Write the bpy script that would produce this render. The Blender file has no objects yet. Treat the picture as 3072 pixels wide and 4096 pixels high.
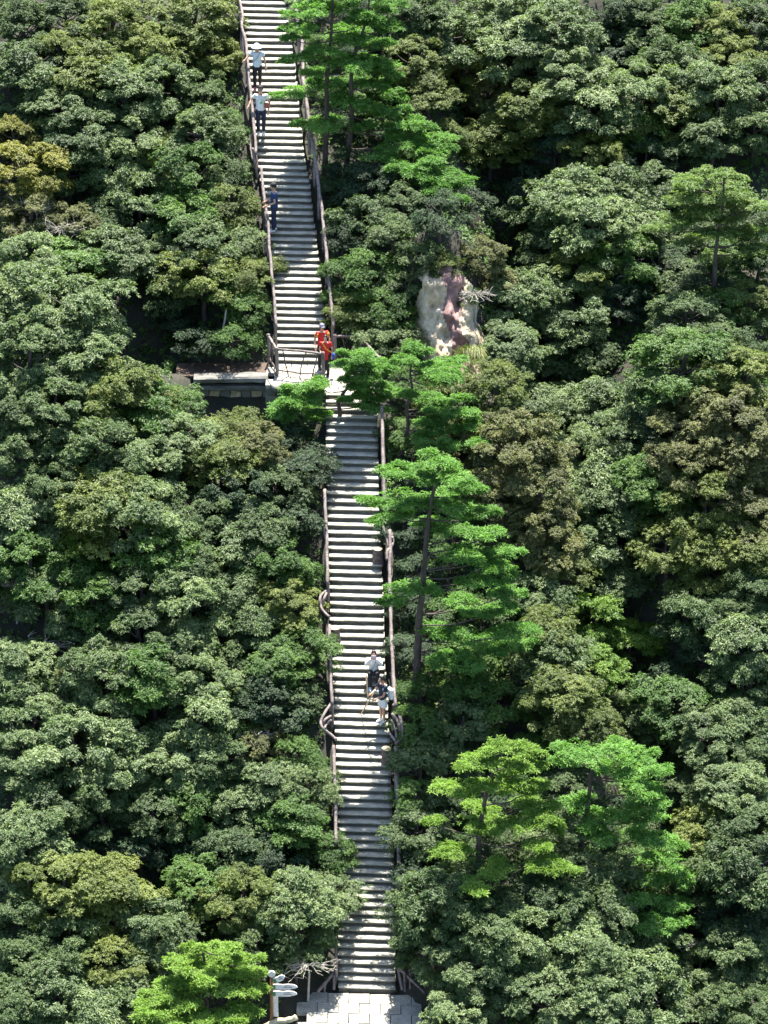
import bpy, bmesh, math, random
import numpy as np
from mathutils import Vector, Matrix, noise
rng = np.random.default_rng(7)
random.seed(7)
C = bpy.context.scene.collection
sc = bpy.context.scene
rad = math.radians

# ------------------------------------------------------------------ camera, world, sun, exposure
PITCH = rad(26.3)                     # the camera looks down onto the stairs from the facing slope
FOC = 1919 / math.tan(rad(34) - PITCH)   # focal length in pixels of a 3072 x 4096 frame
ZC = 70.0
cam = bpy.data.cameras.new('camera')
cam.sensor_fit = 'VERTICAL'; cam.sensor_height = 36; cam.sensor_width = 27
cam.lens = FOC * 36 / 4096
cam.clip_start = 1; cam.clip_end = 1500
camo = bpy.data.objects.new('camera', cam); C.objects.link(camo)
camo.location = (0, 0, ZC); camo.rotation_euler = (math.pi / 2 - PITCH, 0, 0)
sc.camera = camo

SUN_EL, SUN_AZ = rad(66), rad(9)     # azimuth clockwise from +y: over the right shoulder of the hill
w = bpy.data.worlds.new('World'); sc.world = w; w.use_nodes = True
nt = w.node_tree
sky = nt.nodes.new('ShaderNodeTexSky'); sky.sky_type = 'NISHITA'; sky.sun_disc = False
sky.sun_elevation = SUN_EL; sky.sun_rotation = SUN_AZ
bg = nt.nodes['Background']; bg.inputs['Strength'].default_value = 0.095
nt.links.new(sky.outputs['Color'], bg.inputs['Color'])
sun = bpy.data.lights.new('sun', 'SUN'); sun.energy = 5.0; sun.angle = rad(0.5); sun.color = (1, .95, .85)
suno = bpy.data.objects.new('sun', sun); C.objects.link(suno)
sd = Vector((math.sin(SUN_AZ) * math.cos(SUN_EL), math.cos(SUN_AZ) * math.cos(SUN_EL), math.sin(SUN_EL)))
suno.rotation_euler = sd.to_track_quat('Z', 'Y').to_euler()
suno.location = (20, 120, 120)
sc.view_settings.view_transform = 'Standard'; sc.view_settings.look = 'None'
sc.view_settings.gamma = 1; sc.view_settings.use_curve_mapping = False
sc.view_settings.exposure = 1.9
sc.cycles.max_bounces = 6; sc.cycles.diffuse_bounces = 3; sc.cycles.glossy_bounces = 2
sc.cycles.transmission_bounces = 3

# ------------------------------------------------------------------ measuring helpers (photo pixel + distance -> metres)
CP, SP = math.cos(PITCH), math.sin(PITCH)
def ang(py): return PITCH + math.atan((py - 2048) / FOC)
def P(px, py, U):
    V = U * math.tan(ang(py)); d = U * CP + V * SP
    return Vector(((px - 1536) / FOC * d, U, ZC - V))
def scale_at(U, z): return FOC / (U * CP + (ZC - z) * SP)     # px per metre

# ------------------------------------------------------------------ stair profile
def fr(y): return np.interp(y, [0, 700, 1450, 1600, 2400, 2650, 3967], [.40, .41, .42, .43, .44, .49, .50])
def spc(y): return np.interp(y, [0, 700, 1450, 1600, 2000, 2700, 3300, 3967], [24.6, 26, 27, 29.5, 31.4, 32, 33, 33])
UPX = ([-400, 0, 150, 447, 620, 750, 831, 960, 1150, 1311, 1455], [915, 1048, 1071, 1103, 1120, 1143, 1151, 1169, 1186, 1202, 1212])
LOX = ([1575, 1672, 1924, 2080, 2250, 2700, 2850, 2975, 3100, 3340, 3830, 4100], [1406, 1407, 1411, 1412, 1422, 1434, 1441, 1452, 1454, 1463, 1466, 1467])
steps = []   # dict: front (U), back (U), top z, base z, cx, flight, py
U0 = 108 * math.cos(rad(34)); U = U0; V = 108 * math.sin(rad(34)); y = 3967.0
landing = None
while y > -330:
    if y < 1580 and landing is None:
        U2 = V / math.tan(ang(1455)); landing = (U, U2, ZC - V); U = U2; y = 1455.0
    s = spc(y); f = fr(y)
    V1 = U * math.tan(ang(y - s * (1 - f))); U2 = V1 / math.tan(ang(y - s))
    fl = 1 if landing else 0
    cxp = np.interp(y - s * .5, *(UPX if fl else LOX))
    cx = P(cxp, y - s * .5, U).x
    steps.append(dict(f=U, b=U2, z=ZC - V1, z0=ZC - V, cx=cx, fl=fl, py=y - s * (1 - f)))
    U = U2; V = V1; y -= s
SW = 1.72
ZB = steps[0]['z0']; LF, LB, LZ = landing
low = [s for s in steps if s['fl'] == 0]; upp = [s for s in steps if s['fl'] == 1]
def sk(d): return -.055 * d                       # the treads run slightly skew to the frame
SY = np.array([s['f'] for s in low] + [LF] + [LB] + [s['f'] for s in upp])
SZ = np.array([s['z0'] for s in low] + [LZ] + [LZ] + [s['z0'] for s in upp])
SY2 = np.concatenate([[SY[0] - 40, SY[0] - 2.2], SY, [SY[-1] + 60]]); SZ2 = np.concatenate([[SZ[0] - 24, SZ[0]], SZ, [SZ[-1] + 34]])
SX = np.array([s['cx'] for s in low] + [low[-1]['cx']] + [upp[0]['cx']] + [s['cx'] for s in upp])
def sz(y): return np.interp(y, SY2, SZ2)
def sx(y): return np.interp(y, SY, SX)
# a smoothed fall line, so the forest floor does not copy the landing
LINY = np.array([SY[0] - 40, SY[0] - 2, LF, LB, SY[-1], SY[-1] + 80]); LINZ = np.array([SZ[0] - 26, SZ[0] - .6, LZ - .4, LZ + .1, SZ[-1], SZ[-1] + 48])
bumps = []
lx0, lx1 = P(1058, 1500, LF).x, P(1525, 1500, LF).x
LFL = (ZC - LZ) / math.tan(ang(1540))     # the left half of the landing ends a little further back
LU = (ZC - LZ) / math.tan(ang(1505))
def nse(x, y, s, seed): return noise.noise(Vector((x * s, y * s, seed)))
def hgt(x, y):
    s = float(sz(y)); c = float(sx(y)); d = x - c
    lin = float(np.interp(y, LINY, LINZ))
    side = abs(d)
    t = min(max((side - 1.0) / 1.6, 0), 1); t = t * t * (3 - 2 * t)
    h = (s - .3) * (1 - t) + (lin - .2) * t
    if side > 1.2:
        n = .9 * nse(x, y, .16, 3) + .45 * nse(x, y, .4, 9) + .16 * nse(x, y, 1.1, 5)
        h += n * min((side - 1.2) / 2, 1)
        g = float(np.interp(y, [U0 - 3, U0 + 14, U0 + 33, U0 + 50], [9.6, 7.2, 3.7, 3.2]))
        h += -2.6 * math.exp(-((x - g) / 1.5) ** 2) - .9 * (1 / (1 + math.exp(-(x - g) * 1.5))) * 1.2
        for (bx, by, br, ba) in bumps:
            q = ((x - bx) ** 2 + (y - by) ** 2) / (br * br)
            if q < 6: h += ba * math.exp(-q)
    if lx0 - 3.0 < x < lx0 + 1.95 and y < LU + 1.3:      # the bank drops away below the ledge and the landing
        e = min((x - lx0 + 3.0) / .6, 1) if x < lx0 else 1
        yf = LU if x < lx0 else LFL + .2
        if y > yf - .05: cap = LZ - .22
        else: cap = LZ - .95 - (yf - y) * .62
        if y > yf - 3.5: h = h * (1 - e) + min(h, cap) * e
    return h
def hit(px, py, lift=0.0):
    ta = math.tan(ang(py)); lo = None; u = 70.0
    while u < 190:
        p = P(px, py, u)
        if p.z < hgt(p.x, u) + lift:
            a, b = u - .8, u
            for _ in range(7):
                m = (a + b) / 2; q = P(px, py, m)
                if q.z < hgt(q.x, m) + lift: b = m
                else: a = m
            return b
        u += .8
    return None
def hit0(px, py):
    u = hit(px, py); p = P(px, py, u or 130); return p
for (dx, dy, r, a) in [(150, 1000, 3.5, 1.3), (60, 700, 3, 1.2), (300, 730, 1.5, -1.5), (250, 1300, 3, .8), (180, 1820, 3, -.8), (420, 1840, 1.8, -1.2),
                       (960, 640, 1.7, 1.6), (900, 560, 2, .9), (1480, 800, 2.2, 1.3), (1400, 650, 2, -1.3), (1380, 860, 1.4, -1.4), (1560, 1000, 3, 1.2),
                       (1150, 1050, 2.4, 1.2), (1430, 1400, 2, -1.2), (1100, 2000, 3, 1.0), (350, 470, 2, -.8), (130, 1400, 2, -1), (1200, 120, 3, 1), (1330, 90, 1.5, -1.5)]:
    p = hit0(dx * 1.852, dy * 1.852); bumps.append((p.x, p.y, r, a))

# ------------------------------------------------------------------ tagging and mesh helpers
def tag(o, label=None, cat=None, group=None, kind=None):
    if label: o['label'] = label
    if cat: o['category'] = cat
    if group: o['group'] = group
    if kind: o['kind'] = kind
    return o
def empty(name, loc=(0, 0, 0), rz=0.0):
    o = bpy.data.objects.new(name, None); C.objects.link(o); o.location = loc; o.rotation_euler = (0, 0, rz)
    o.empty_display_size = .2
    return o
def link(name, me, parent=None, loc=None):
    o = bpy.data.objects.new(name, me); C.objects.link(o)
    if parent: o.parent = parent
    if loc is not None: o.location = loc
    return o
def npmesh(name, verts, faces, mat=None, attrs=None, smooth=False):
    """verts (n,3), faces (m,k) arrays."""
    me = bpy.data.meshes.new(name); verts = np.asarray(verts, np.float32); faces = np.asarray(faces, np.int32)
    m, k = faces.shape
    me.vertices.add(len(verts)); me.vertices.foreach_set('co', verts.ravel())
    me.loops.add(m * k); me.loops.foreach_set('vertex_index', faces.ravel())
    me.polygons.add(m); me.polygons.foreach_set('loop_start', np.arange(m, dtype=np.int32) * k)
    if smooth: me.polygons.foreach_set('use_smooth', np.ones(m, bool))
    me.update(calc_edges=True)
    for an, vals in (attrs or {}).items():
        a = me.attributes.new(an, 'FLOAT', 'FACE'); a.data.foreach_set('value', np.asarray(vals, np.float32))
    if mat: me.materials.append(mat)
    return me
def bmmesh(name, bm, mat=None, smooth=False):
    bmesh.ops.recalc_face_normals(bm, faces=bm.faces)
    me = bpy.data.meshes.new(name); bm.to_mesh(me); bm.free()
    if mat: me.materials.append(mat)
    if smooth:
        for p in me.polygons: p.use_smooth = True
    return me
def tube(bm, pts, rads, n=8, rough=0.0, cap=True):
    pts = [Vector(p) for p in pts]; rings = []
    if not hasattr(rads, '__len__'): rads = [rads] * len(pts)
    nrm = None
    for i, p in enumerate(pts):
        t = (pts[min(i + 1, len(pts) - 1)] - pts[max(i - 1, 0)]).normalized()
        if nrm is None: nrm = t.orthogonal().normalized()
        nrm = (nrm - t * nrm.dot(t)).normalized() if (nrm - t * nrm.dot(t)).length > 1e-5 else t.orthogonal().normalized()
        b = t.cross(nrm); ring = []
        for k in range(n):
            a = 2 * math.pi * k / n; r = rads[i] * (1 + rough * (random.random() - .5) * 2)
            ring.append(bm.verts.new(p + (nrm * math.cos(a) + b * math.sin(a)) * r))
        rings.append(ring)
    for a, b in zip(rings, rings[1:]):
        for k in range(n): bm.faces.new((a[k], a[(k + 1) % n], b[(k + 1) % n], b[k]))
    if cap: bm.faces.new(rings[0][::-1]); bm.faces.new(rings[-1])
def smoothpts(pts, sub=4, wob=0.0):
    """Catmull-Rom through the points with a little wobble."""
    pts = [Vector(p) for p in pts]; out = []
    for i in range(len(pts) - 1):
        p0 = pts[max(i - 1, 0)]; p1 = pts[i]; p2 = pts[i + 1]; p3 = pts[min(i + 2, len(pts) - 1)]
        for k in range(sub):
            t = k / sub
            q = .5 * ((2 * p1) + (p2 - p0) * t + (2 * p0 - 5 * p1 + 4 * p2 - p3) * t * t + (3 * p1 - p0 - 3 * p2 + p3) * t ** 3)
            if wob: q += Vector([random.uniform(-wob, wob) for _ in range(3)])
            out.append(q)
    out.append(pts[-1]); return out
def box(bm, c, s, jit=0.0, rot=None):
    vs = []
    for z in (-.5, .5):
        for (a, b) in ((-.5, -.5), (.5, -.5), (.5, .5), (-.5, .5)):
            v = Vector((a * s[0], b * s[1], z * s[2]))
            if rot: v = rot @ v
            if jit: v += Vector([random.uniform(-jit, jit) for _ in range(3)])
            vs.append(bm.verts.new(Vector(c) + v))
    for f in ((3, 2, 1, 0), (4, 5, 6, 7), (0, 1, 5, 4), (1, 2, 6, 5), (2, 3, 7, 6), (3, 0, 4, 7)): bm.faces.new([vs[i] for i in f])

# ------------------------------------------------------------------ materials
def newmat(name):
    m = bpy.data.materials.new(name); m.use_nodes = True
    return m, m.node_tree, m.node_tree.nodes['Principled BSDF']
def ramp(t, stops):
    r = t.nodes.new('ShaderNodeValToRGB'); e = r.color_ramp.elements
    while len(e) < len(stops): e.new(.5)
    for el, (p, c) in zip(e, stops): el.position = p; el.color = (*c, 1)
    return r
def stone(name, cols, scale=3.0, bump=.5, rough=.85, fine=30, ctr=True, stretch=(1, 1, 1)):
    m, t, b = newmat(name)
    tc = t.nodes.new('ShaderNodeTexCoord'); mp = t.nodes.new('ShaderNodeMapping'); mp.inputs['Scale'].default_value = stretch
    oi = t.nodes.new('ShaderNodeObjectInfo'); add = t.nodes.new('ShaderNodeVectorMath'); add.operation = 'ADD'
    sc_ = t.nodes.new('ShaderNodeVectorMath'); sc_.operation = 'SCALE'; sc_.inputs['Scale'].default_value = 37
    cmb = t.nodes.new('ShaderNodeCombineXYZ'); t.links.new(oi.outputs['Random'], cmb.inputs[0]); t.links.new(oi.outputs['Random'], cmb.inputs[1])
    t.links.new(cmb.outputs[0], sc_.inputs[0]); t.links.new(tc.outputs['Object'], mp.inputs[0]); t.links.new(mp.outputs[0], add.inputs[0]); t.links.new(sc_.outputs[0], add.inputs[1])
    n1 = t.nodes.new('ShaderNodeTexNoise'); n1.inputs['Scale'].default_value = scale; n1.inputs['Detail'].default_value = 6; n1.inputs['Roughness'].default_value = .65
    n2 = t.nodes.new('ShaderNodeTexNoise'); n2.inputs['Scale'].default_value = fine; n2.inputs['Detail'].default_value = 3
    t.links.new(add.outputs[0], n1.inputs['Vector']); t.links.new(add.outputs[0], n2.inputs['Vector'])
    r = ramp(t, cols); t.links.new(n1.outputs['Fac'], r.inputs[0])
    mx = t.nodes.new('ShaderNodeMix'); mx.data_type = 'RGBA'; mx.blend_type = 'MULTIPLY'; mx.inputs[0].default_value = .55
    r2 = ramp(t, [(.3, (.45, .45, .45)), (.62, (1, 1, 1))]); t.links.new(n2.outputs['Fac'], r2.inputs[0])
    t.links.new(r.outputs[0], mx.inputs[6]); t.links.new(r2.outputs[0], mx.inputs[7]); t.links.new(mx.outputs[2], b.inputs['Base Color'])
    bp = t.nodes.new('ShaderNodeBump'); bp.inputs['Strength'].default_value = bump; bp.inputs['Distance'].default_value = .03
    t.links.new(n2.outputs['Fac'], bp.inputs['Height']); t.links.new(bp.outputs[0], b.inputs['Normal'])
    b.inputs['Roughness'].default_value = rough
    return m
def leafmat(name, dark, mid, light, rough=.52, trans=.3, spec=.35):
    """leaves: one colour per leaf (tint), per shoot cluster (lobe) and per tree"""
    m, t, b = newmat(name)
    a1 = t.nodes.new('ShaderNodeAttribute'); a1.attribute_name = 'tint'
    a2 = t.nodes.new('ShaderNodeAttribute'); a2.attribute_name = 'lobe'
    oi = t.nodes.new('ShaderNodeObjectInfo')
    def ma(op, a, c):
        n = t.nodes.new('ShaderNodeMath'); n.operation = op
        for i, v in enumerate((a, c)):
            if isinstance(v, (int, float)): n.inputs[i].default_value = v
            else: t.links.new(v, n.inputs[i])
        return n.outputs[0]
    s = ma('ADD', ma('MULTIPLY', a1.outputs['Fac'], .5), ma('MULTIPLY', a2.outputs['Fac'], .32))
    s = ma('ADD', s, ma('MULTIPLY', oi.outputs['Random'], .18))
    r = ramp(t, [(.12, dark), (.5, mid), (.9, light)]); t.links.new(s, r.inputs[0])
    t.links.new(r.outputs[0], b.inputs['Base Color'])
    b.inputs['Roughness'].default_value = rough
    b.inputs['Specular IOR Level'].default_value = spec
    tr = t.nodes.new('ShaderNodeBsdfTranslucent'); mx = t.nodes.new('ShaderNodeMixShader'); mx.inputs[0].default_value = trans
    br = t.nodes.new('ShaderNodeMix'); br.data_type = 'RGBA'; br.blend_type = 'MULTIPLY'; br.inputs[0].default_value = 1
    br.inputs[7].default_value = (1.3, 1.5, .5, 1)
    t.links.new(r.outputs[0], br.inputs[6]); t.links.new(br.outputs[2], tr.inputs[0])
    t.links.new(b.outputs[0], mx.inputs[1]); t.links.new(tr.outputs[0], mx.inputs[2])
    t.links.new(mx.outputs[0], t.nodes['Material Output'].inputs['Surface'])
    return m
LM = {
 'B': leafmat('leaf_mid_green', (.019, .042, .012), (.052, .094, .027), (.13, .185, .06)),
 'P': leafmat('leaf_silver_green', (.03, .056, .017), (.086, .138, .044), (.215, .275, .11), rough=.5, spec=.4),
 'G': leafmat('leaf_fresh_green', (.016, .048, .008), (.05, .114, .016), (.125, .215, .035)),
 'Y': leafmat('leaf_olive', (.032, .052, .01), (.09, .127, .022), (.205, .24, .05)),
 'O': leafmat('leaf_dry_olive', (.036, .042, .013), (.094, .11, .032), (.21, .205, .07)),
 'D': leafmat('leaf_deep_green', (.009, .024, .009), (.023, .054, .02), (.056, .105, .038)),
 'L': leafmat('leaf_lime', (.035, .088, .01), (.1, .185, .02), (.195, .295, .045)),
 'U': leafmat('leaf_ochre', (.055, .062, .01), (.14, .15, .018), (.27, .25, .035)),
}
PINEM = leafmat('pine_needles', (.035, .09, .014), (.1, .225, .04), (.21, .38, .09), rough=.55, trans=.35, spec=.25)
PINEY = leafmat('pine_needles_yellow', (.065, .13, .018), (.16, .27, .042), (.28, .43, .09), rough=.55, trans=.35, spec=.25)
PINEF = leafmat('fir_needles', (.04, .085, .018), (.11, .18, .04), (.22, .3, .08), rough=.5, trans=.3, spec=.35)
GRASSM = leafmat('grass_blades', (.05, .09, .012), (.14, .19, .03), (.3, .24, .07))
BARK = stone('bark', [(.3, (.035, .026, .022)), (.6, (.09, .07, .06))], 8, .8, stretch=(1, 1, .3))
PALETWIG = stone('pale_twig', [(.3, (.3, .27, .22)), (.6, (.5, .46, .4))], 12, .3)
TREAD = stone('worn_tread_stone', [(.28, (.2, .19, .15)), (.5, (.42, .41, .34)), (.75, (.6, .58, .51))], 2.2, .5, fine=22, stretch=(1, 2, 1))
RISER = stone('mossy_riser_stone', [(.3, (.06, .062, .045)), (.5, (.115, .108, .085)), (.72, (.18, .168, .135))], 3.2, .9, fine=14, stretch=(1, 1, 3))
PAVE = stone('landing_stone', [(.3, (.26, .245, .2)), (.7, (.46, .44, .38))], 2.5, .4, fine=20)
LEDGE = stone('ledge_stone', [(.3, (.07, .068, .06)), (.7, (.24, .235, .21))], 2.5, 1, fine=9, stretch=(.35, 1, 1))
RAIL = stone('branch_rail', [(.3, (.1, .078, .072)), (.5, (.21, .17, .16)), (.75, (.36, .31, .295))], 5, .8, fine=26, stretch=(1, 1, .5))
RAILD = stone('dark_branch', [(.3, (.05, .038, .035)), (.7, (.16, .125, .115))], 5, .8, fine=26)
STUMPT = stone('sawn_wood', [(.3, (.5, .4, .2)), (.7, (.7, .6, .36))], 6, .2)
STUMPB = stone('stump_bark', [(.3, (.05, .035, .032)), (.6, (.2, .15, .14))], 9, 1)
ROCKP = stone('rock_purple', [(.25, (.14, .075, .07)), (.5, (.23, .135, .125)), (.75, (.34, .22, .19))], 1.8, 1, fine=7, stretch=(1, 1, 1.6))
ROCKC = stone('rock_cream', [(.25, (.28, .2, .11)), (.5, (.5, .41, .28)), (.75, (.66, .58, .44))], 1.6, 1, fine=8)
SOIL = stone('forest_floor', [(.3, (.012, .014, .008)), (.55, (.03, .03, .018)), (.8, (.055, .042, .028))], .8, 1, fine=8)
EARTH = stone('bare_earth', [(.3, (.045, .03, .022)), (.7, (.13, .085, .06))], 2, 1, fine=14)

# ------------------------------------------------------------------ ground
xs_ = np.concatenate([np.linspace(-90, -26, 10), np.arange(-24, 24.1, .45), np.linspace(26, 90, 10)])
ys_ = np.concatenate([np.linspace(30, 76, 10), np.arange(78, 146, .45), np.linspace(147, 230, 12)])
V_ = np.array([(x, yy, hgt(float(x), float(yy))) for yy in ys_ for x in xs_]); nx = len(xs_)
F_ = np.array([(j * nx + i, j * nx + i + 1, (j + 1) * nx + i + 1, (j + 1) * nx + i) for j in range(len(ys_) - 1) for i in range(nx - 1)])
tag(link('hillside', npmesh('hillside', V_, F_, SOIL, smooth=True)), 'steep forest floor of dark soil under the trees', kind='structure')

# ------------------------------------------------------------------ stairs
def slab(name, sx_, sy_, sz_, mat, seg=10, jit=.012, wear=.012):
    """a rough stone slab, front lip at y=0, top at z=0; skewed; edges uneven"""
    prof = [(0.0, -sz_), (-.004, -sz_ * .5), (0.0, -.012), (.014, 0), (sy_ * .5, -.004), (sy_, 0), (sy_, -sz_)]
    vs = []; ph = random.uniform(0, 99)
    for i in range(seg + 1):
        x = (i / seg - .5) * sx_
        for k, (py_, pz) in enumerate(prof):
            jy = jit * 1.6 * noise.noise(Vector((x * 3, ph, k * .2))) if k < 4 else 0
            jz = jit * .8 * noise.noise(Vector((x * 4, ph + 7, k * .2))) if k > 0 else 0
            if k in (2, 3): jz -= wear * max(0, 1 - abs(x / sx_ * 2) ** 2) * .6
            vs.append((x, py_ + jy + sk(x), pz + jz))
    n = len(prof); fs = []
    for i in range(seg):
        for k in range(n):
            fs.append((i * n + k, (i + 1) * n + k, (i + 1) * n + (k + 1) % n, i * n + (k + 1) % n))
    me = npmesh(name, vs, fs, mat)
    bm = bmesh.new(); bm.from_mesh(me)
    bm.verts.ensure_lookup_table()
    bm.faces.new([bm.verts[k] for k in range(n)]); bm.faces.new([bm.verts[seg * n + k] for k in reversed(range(n))])
    bmesh.ops.recalc_face_normals(bm, faces=bm.faces); bm.to_mesh(me); bm.free()
    return me
treadv = [slab('tread', SW, .34, .045, TREAD) for _ in range(14)]
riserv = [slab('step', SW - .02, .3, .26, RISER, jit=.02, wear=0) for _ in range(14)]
for fl, lst, lab in ((1, upp, 'upper flight of weathered stone steps climbing from the landing to the top edge'),
                     (0, low, 'long lower flight of weathered stone steps from the paved foot up to the landing')):
    root = empty('stone_staircase', (lst[0]['cx'], lst[0]['f'], lst[0]['z0'])); tag(root, lab, 'staircase')
    for i, s in enumerate(lst):
        wx = 1.0 + .012 * math.sin(i * 1.7)
        p = Vector((s['cx'] + random.uniform(-.012, .012), s['f'] + .02, s['z'] - .043)) - root.location
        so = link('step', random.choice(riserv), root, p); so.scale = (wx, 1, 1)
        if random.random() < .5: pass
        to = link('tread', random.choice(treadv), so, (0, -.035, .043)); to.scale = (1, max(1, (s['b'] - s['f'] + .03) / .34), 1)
        to.rotation_euler = (random.uniform(-.012, .012), random.uniform(-.006, .006), random.uniform(-.006, .006))

# ------------------------------------------------------------------ landing, ledge path, foot pavement
def paving(name, x0, x1, y0, y1, z, th, nx_, ny_, mat, parent, nm='slab'):
    for i in range(nx_):
        for j in range(ny_):
            bm = bmesh.new(); wx, wy = (x1 - x0) / nx_, (y1 - y0) / ny_
            off = (wx * .5 if j % 2 and nx_ > 2 else 0)
            a, b = x0 + i * wx + off, x0 + (i + 1) * wx + off
            b = min(b, x1)
            if b - a < .05: continue
            cy = y0 + (j + .5) * wy
            box(bm, ((a + b) / 2, cy + sk((a + b) / 2 - x0), z - th / 2 + random.uniform(-.006, .006)), (b - a - .02, wy - .02, th), .005)
            bmesh.ops.bevel(bm, geom=bm.edges[:], offset=.008, segments=1, affect='EDGES')
            link(nm, bmmesh(nm, bm, mat), parent)
land = tag(empty('stone_landing'), 'pale paved landing between the two flights of steps', kind='structure')
paving('flag', lx0, lx1, LFL, LB + .25, LZ, .14, 7, 4, PAVE, land, 'flagstone')
paving('flag', P(1296, 1560, LF).x, lx1, LF - .05, LFL - .02, LZ, .14, 4, 1, PAVE, land, 'flagstone')
bm = bmesh.new()
for i in range(11):
    x = lx0 + (lx1 - lx0 - 2.0) * i / 10
for r_ in range(5):
    x = lx0; zz = LZ - .14 - r_ * .26
    while x < lx1 - 1.9:
        wd = random.uniform(.3, .6)
        st = bmesh.new(); box(st, (x + wd / 2, LFL + .17 + sk(x - lx0), zz - .125), (wd - .02, .36, .24), .015)
        link('stone', bmmesh('stone', st, LEDGE), land); x += wd
bm.free()
# kerb-like rock coping along the front left of the landing and the ledge running left
ledge = tag(empty('rock_ledge'), 'rough grey stone ledge running left from the landing above bushes', 'ledge')
def rockbar(name, pts, ry, rz, parent, mat, seg=6, rough=.12):
    bm = bmesh.new(); pp = smoothpts(pts, seg); n = 9; rings = []
    for i, p in enumerate(pp):
        ring = []
        for k in range(n):
            a = 2 * math.pi * k / n; q = 1 + rough * 2 * noise.noise(Vector((p.x * 2.3, k * .9, p.z * 2)))
            ca, sa = math.cos(a), math.sin(a)
            e = .6
            ring.append(bm.verts.new(p + Vector((0, ry * math.copysign(abs(ca) ** e, ca) * q, rz * math.copysign(abs(sa) ** e, sa) * q))))
        rings.append(ring)
    for a, b in zip(rings, rings[1:]):
        for k in range(n): bm.faces.new((a[k], a[(k + 1) % n], b[(k + 1) % n], b[k]))
    bm.faces.new(rings[0]); bm.faces.new(rings[-1])
    return link(name, bmmesh(name, bm, mat), parent)
def LP(px, dy=0, dz=0):
    q = P(px, 1505, LU); return Vector((q.x, LU + dy, LZ + dz))
rockbar('coping', [LP(775, .1, -.12), LP(860, .05, -.08), LP(960, 0, -.05), LP(1072, 0, -.04)], .26, .12, ledge, LEDGE)
rockbar('lower_course', [LP(800, .05, -.42), LP(930, 0, -.4), LP(1075, .02, -.4)], .18, .1, ledge, LEDGE)
for px in range(815, 1075, 42):
    st = bmesh.new(); q = LP(px, .12, -.62); box(st, q, (.33, .3, .24), .03); link('stone', bmmesh('stone', st, ROCKC if px % 4 == 1 else LEDGE), ledge)
rockbar('edge_stone', [Vector((lx0 - .02, LU + .2, LZ - .03)), Vector((lx0 + .25, LFL - .05, LZ - .07)), Vector((lx0 + .9, LFL - .06, LZ - .08)), Vector((lx0 + 1.85, LFL - .04, LZ - .08))], .12, .09, land, LEDGE, rough=.2)
# path behind the ledge
bm = bmesh.new(); q0, q1 = LP(700), LP(1068)
box(bm, ((q0.x + q1.x) / 2, LU + .75, LZ - .14), (q1.x - q0.x, 1.1, .12), .01)
tag(link('path', bmmesh('path', bm, EARTH)), kind='structure')
# pavement at the foot
foot = tag(empty('pavement'), 'pale paved platform at the foot of the stairs', kind='structure')
fx0, fx1 = P(1215, 4020, U0).x, P(1660, 4020, U0).x
paving('flag', fx0 - .2, fx1 + .2, U0 - 4.2, U0 + .02, ZB, .16, 6, 8, PAVE, foot, 'paving_stone')

# ------------------------------------------------------------------ rustic branch railings
def steprail(lst, side, off, y0, y1, H=.92, bulge=()):
    """handrail polyline over the steps of a flight; bulge = [(py, dx, dz)]"""
    pts = []
    for s in lst:
        x = s['cx'] + side * (SW / 2 + off)
        p = Vector((x, s['f'] + .1 + sk(side * SW / 2), s['z'] + H))
        d = p.y * CP + (ZC - p.z) * SP
        v = ((ZC - p.z) * CP - p.y * SP) / d * FOC + 2048
        if v < y0 or v > y1: continue
        dx = dz = 0
        for (by, bx, bz, bw) in bulge:
            g = math.exp(-((v - by) / bw) ** 2); dx += bx * g; dz += bz * g
        pts.append((p + Vector((dx, 0, dz)), Vector((x, p.y, s['z']))))
    return pts
def railing(lst, side, off, y0, y1, label, bulge=(), r=.048, post_every=5, mid=True, H=.92):
    pts = steprail(lst, side, off, y0, y1, H, bulge)
    root = empty('branch_railing', pts[0][1]); tag(root, label, 'railing', 'rustic branch railings beside the steps')
    inv = -root.location
    bm = bmesh.new(); hp = [p + inv + Vector((random.uniform(-.012, .012), 0, random.uniform(-.01, .01))) for p, _ in pts[::2]]
    if len(hp) > 1:
        hh = smoothpts(hp, 3, .004); tube(bm, hh, [r * (1 + .22 * noise.noise(Vector((i * .35, side, y0)))) for i in range(len(hh))], 9, .06)
    link('handrail', bmmesh('handrail', bm, RAIL, True), root)
    for i in range(1, len(pts) - 1, post_every):
        p, b = pts[i]; bm = bmesh.new(); ln = Vector((random.uniform(-.02, .02), 0, 0))
        base = b + Vector((0, 0, -.25))
        tube(bm, smoothpts([base + inv, (base + p) / 2 + inv + ln, p + inv], 4, .006), [.062, .055, .05, .052, .056, .05, .047, .045, .05], 8, .08)
        link('post', bmmesh('post', bm, RAIL, True), root)
        if i + post_every < len(pts):
            p2, b2 = pts[i + post_every]; bm = bmesh.new()
            a = b + Vector((0, 0, .12)); c = p2 - Vector((0, 0, .1)); m = (a + c) / 2 + Vector((side * random.uniform(0, .09), 0, random.uniform(-.15, .15)))
            tube(bm, [q + inv for q in smoothpts([a, m, c], 5, .008)], .027, 6, .12); link('brace', bmmesh('brace', bm, RAILD, True), root)
            if mid:
                bm = bmesh.new(); a = p - Vector((0, 0, .45)); c = p2 - Vector((0, 0, .42)); m = (a + c) / 2 + Vector((side * random.uniform(-.02, .1), 0, random.uniform(-.12, .1)))
                tube(bm, [q + inv for q in smoothpts([a, m, c], 5, .01)], .03, 6, .12); link('mid_rail', bmmesh('mid_rail', bm, RAIL, True), root)
    return root
railing(upp, -1, .04, -320, 640, 'left branch railing of the upper flight, gripped by two hikers', [(95, -.12, 0, 22), (20, -.06, 0, 30), (600, -.2, 0, 22)])
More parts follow.
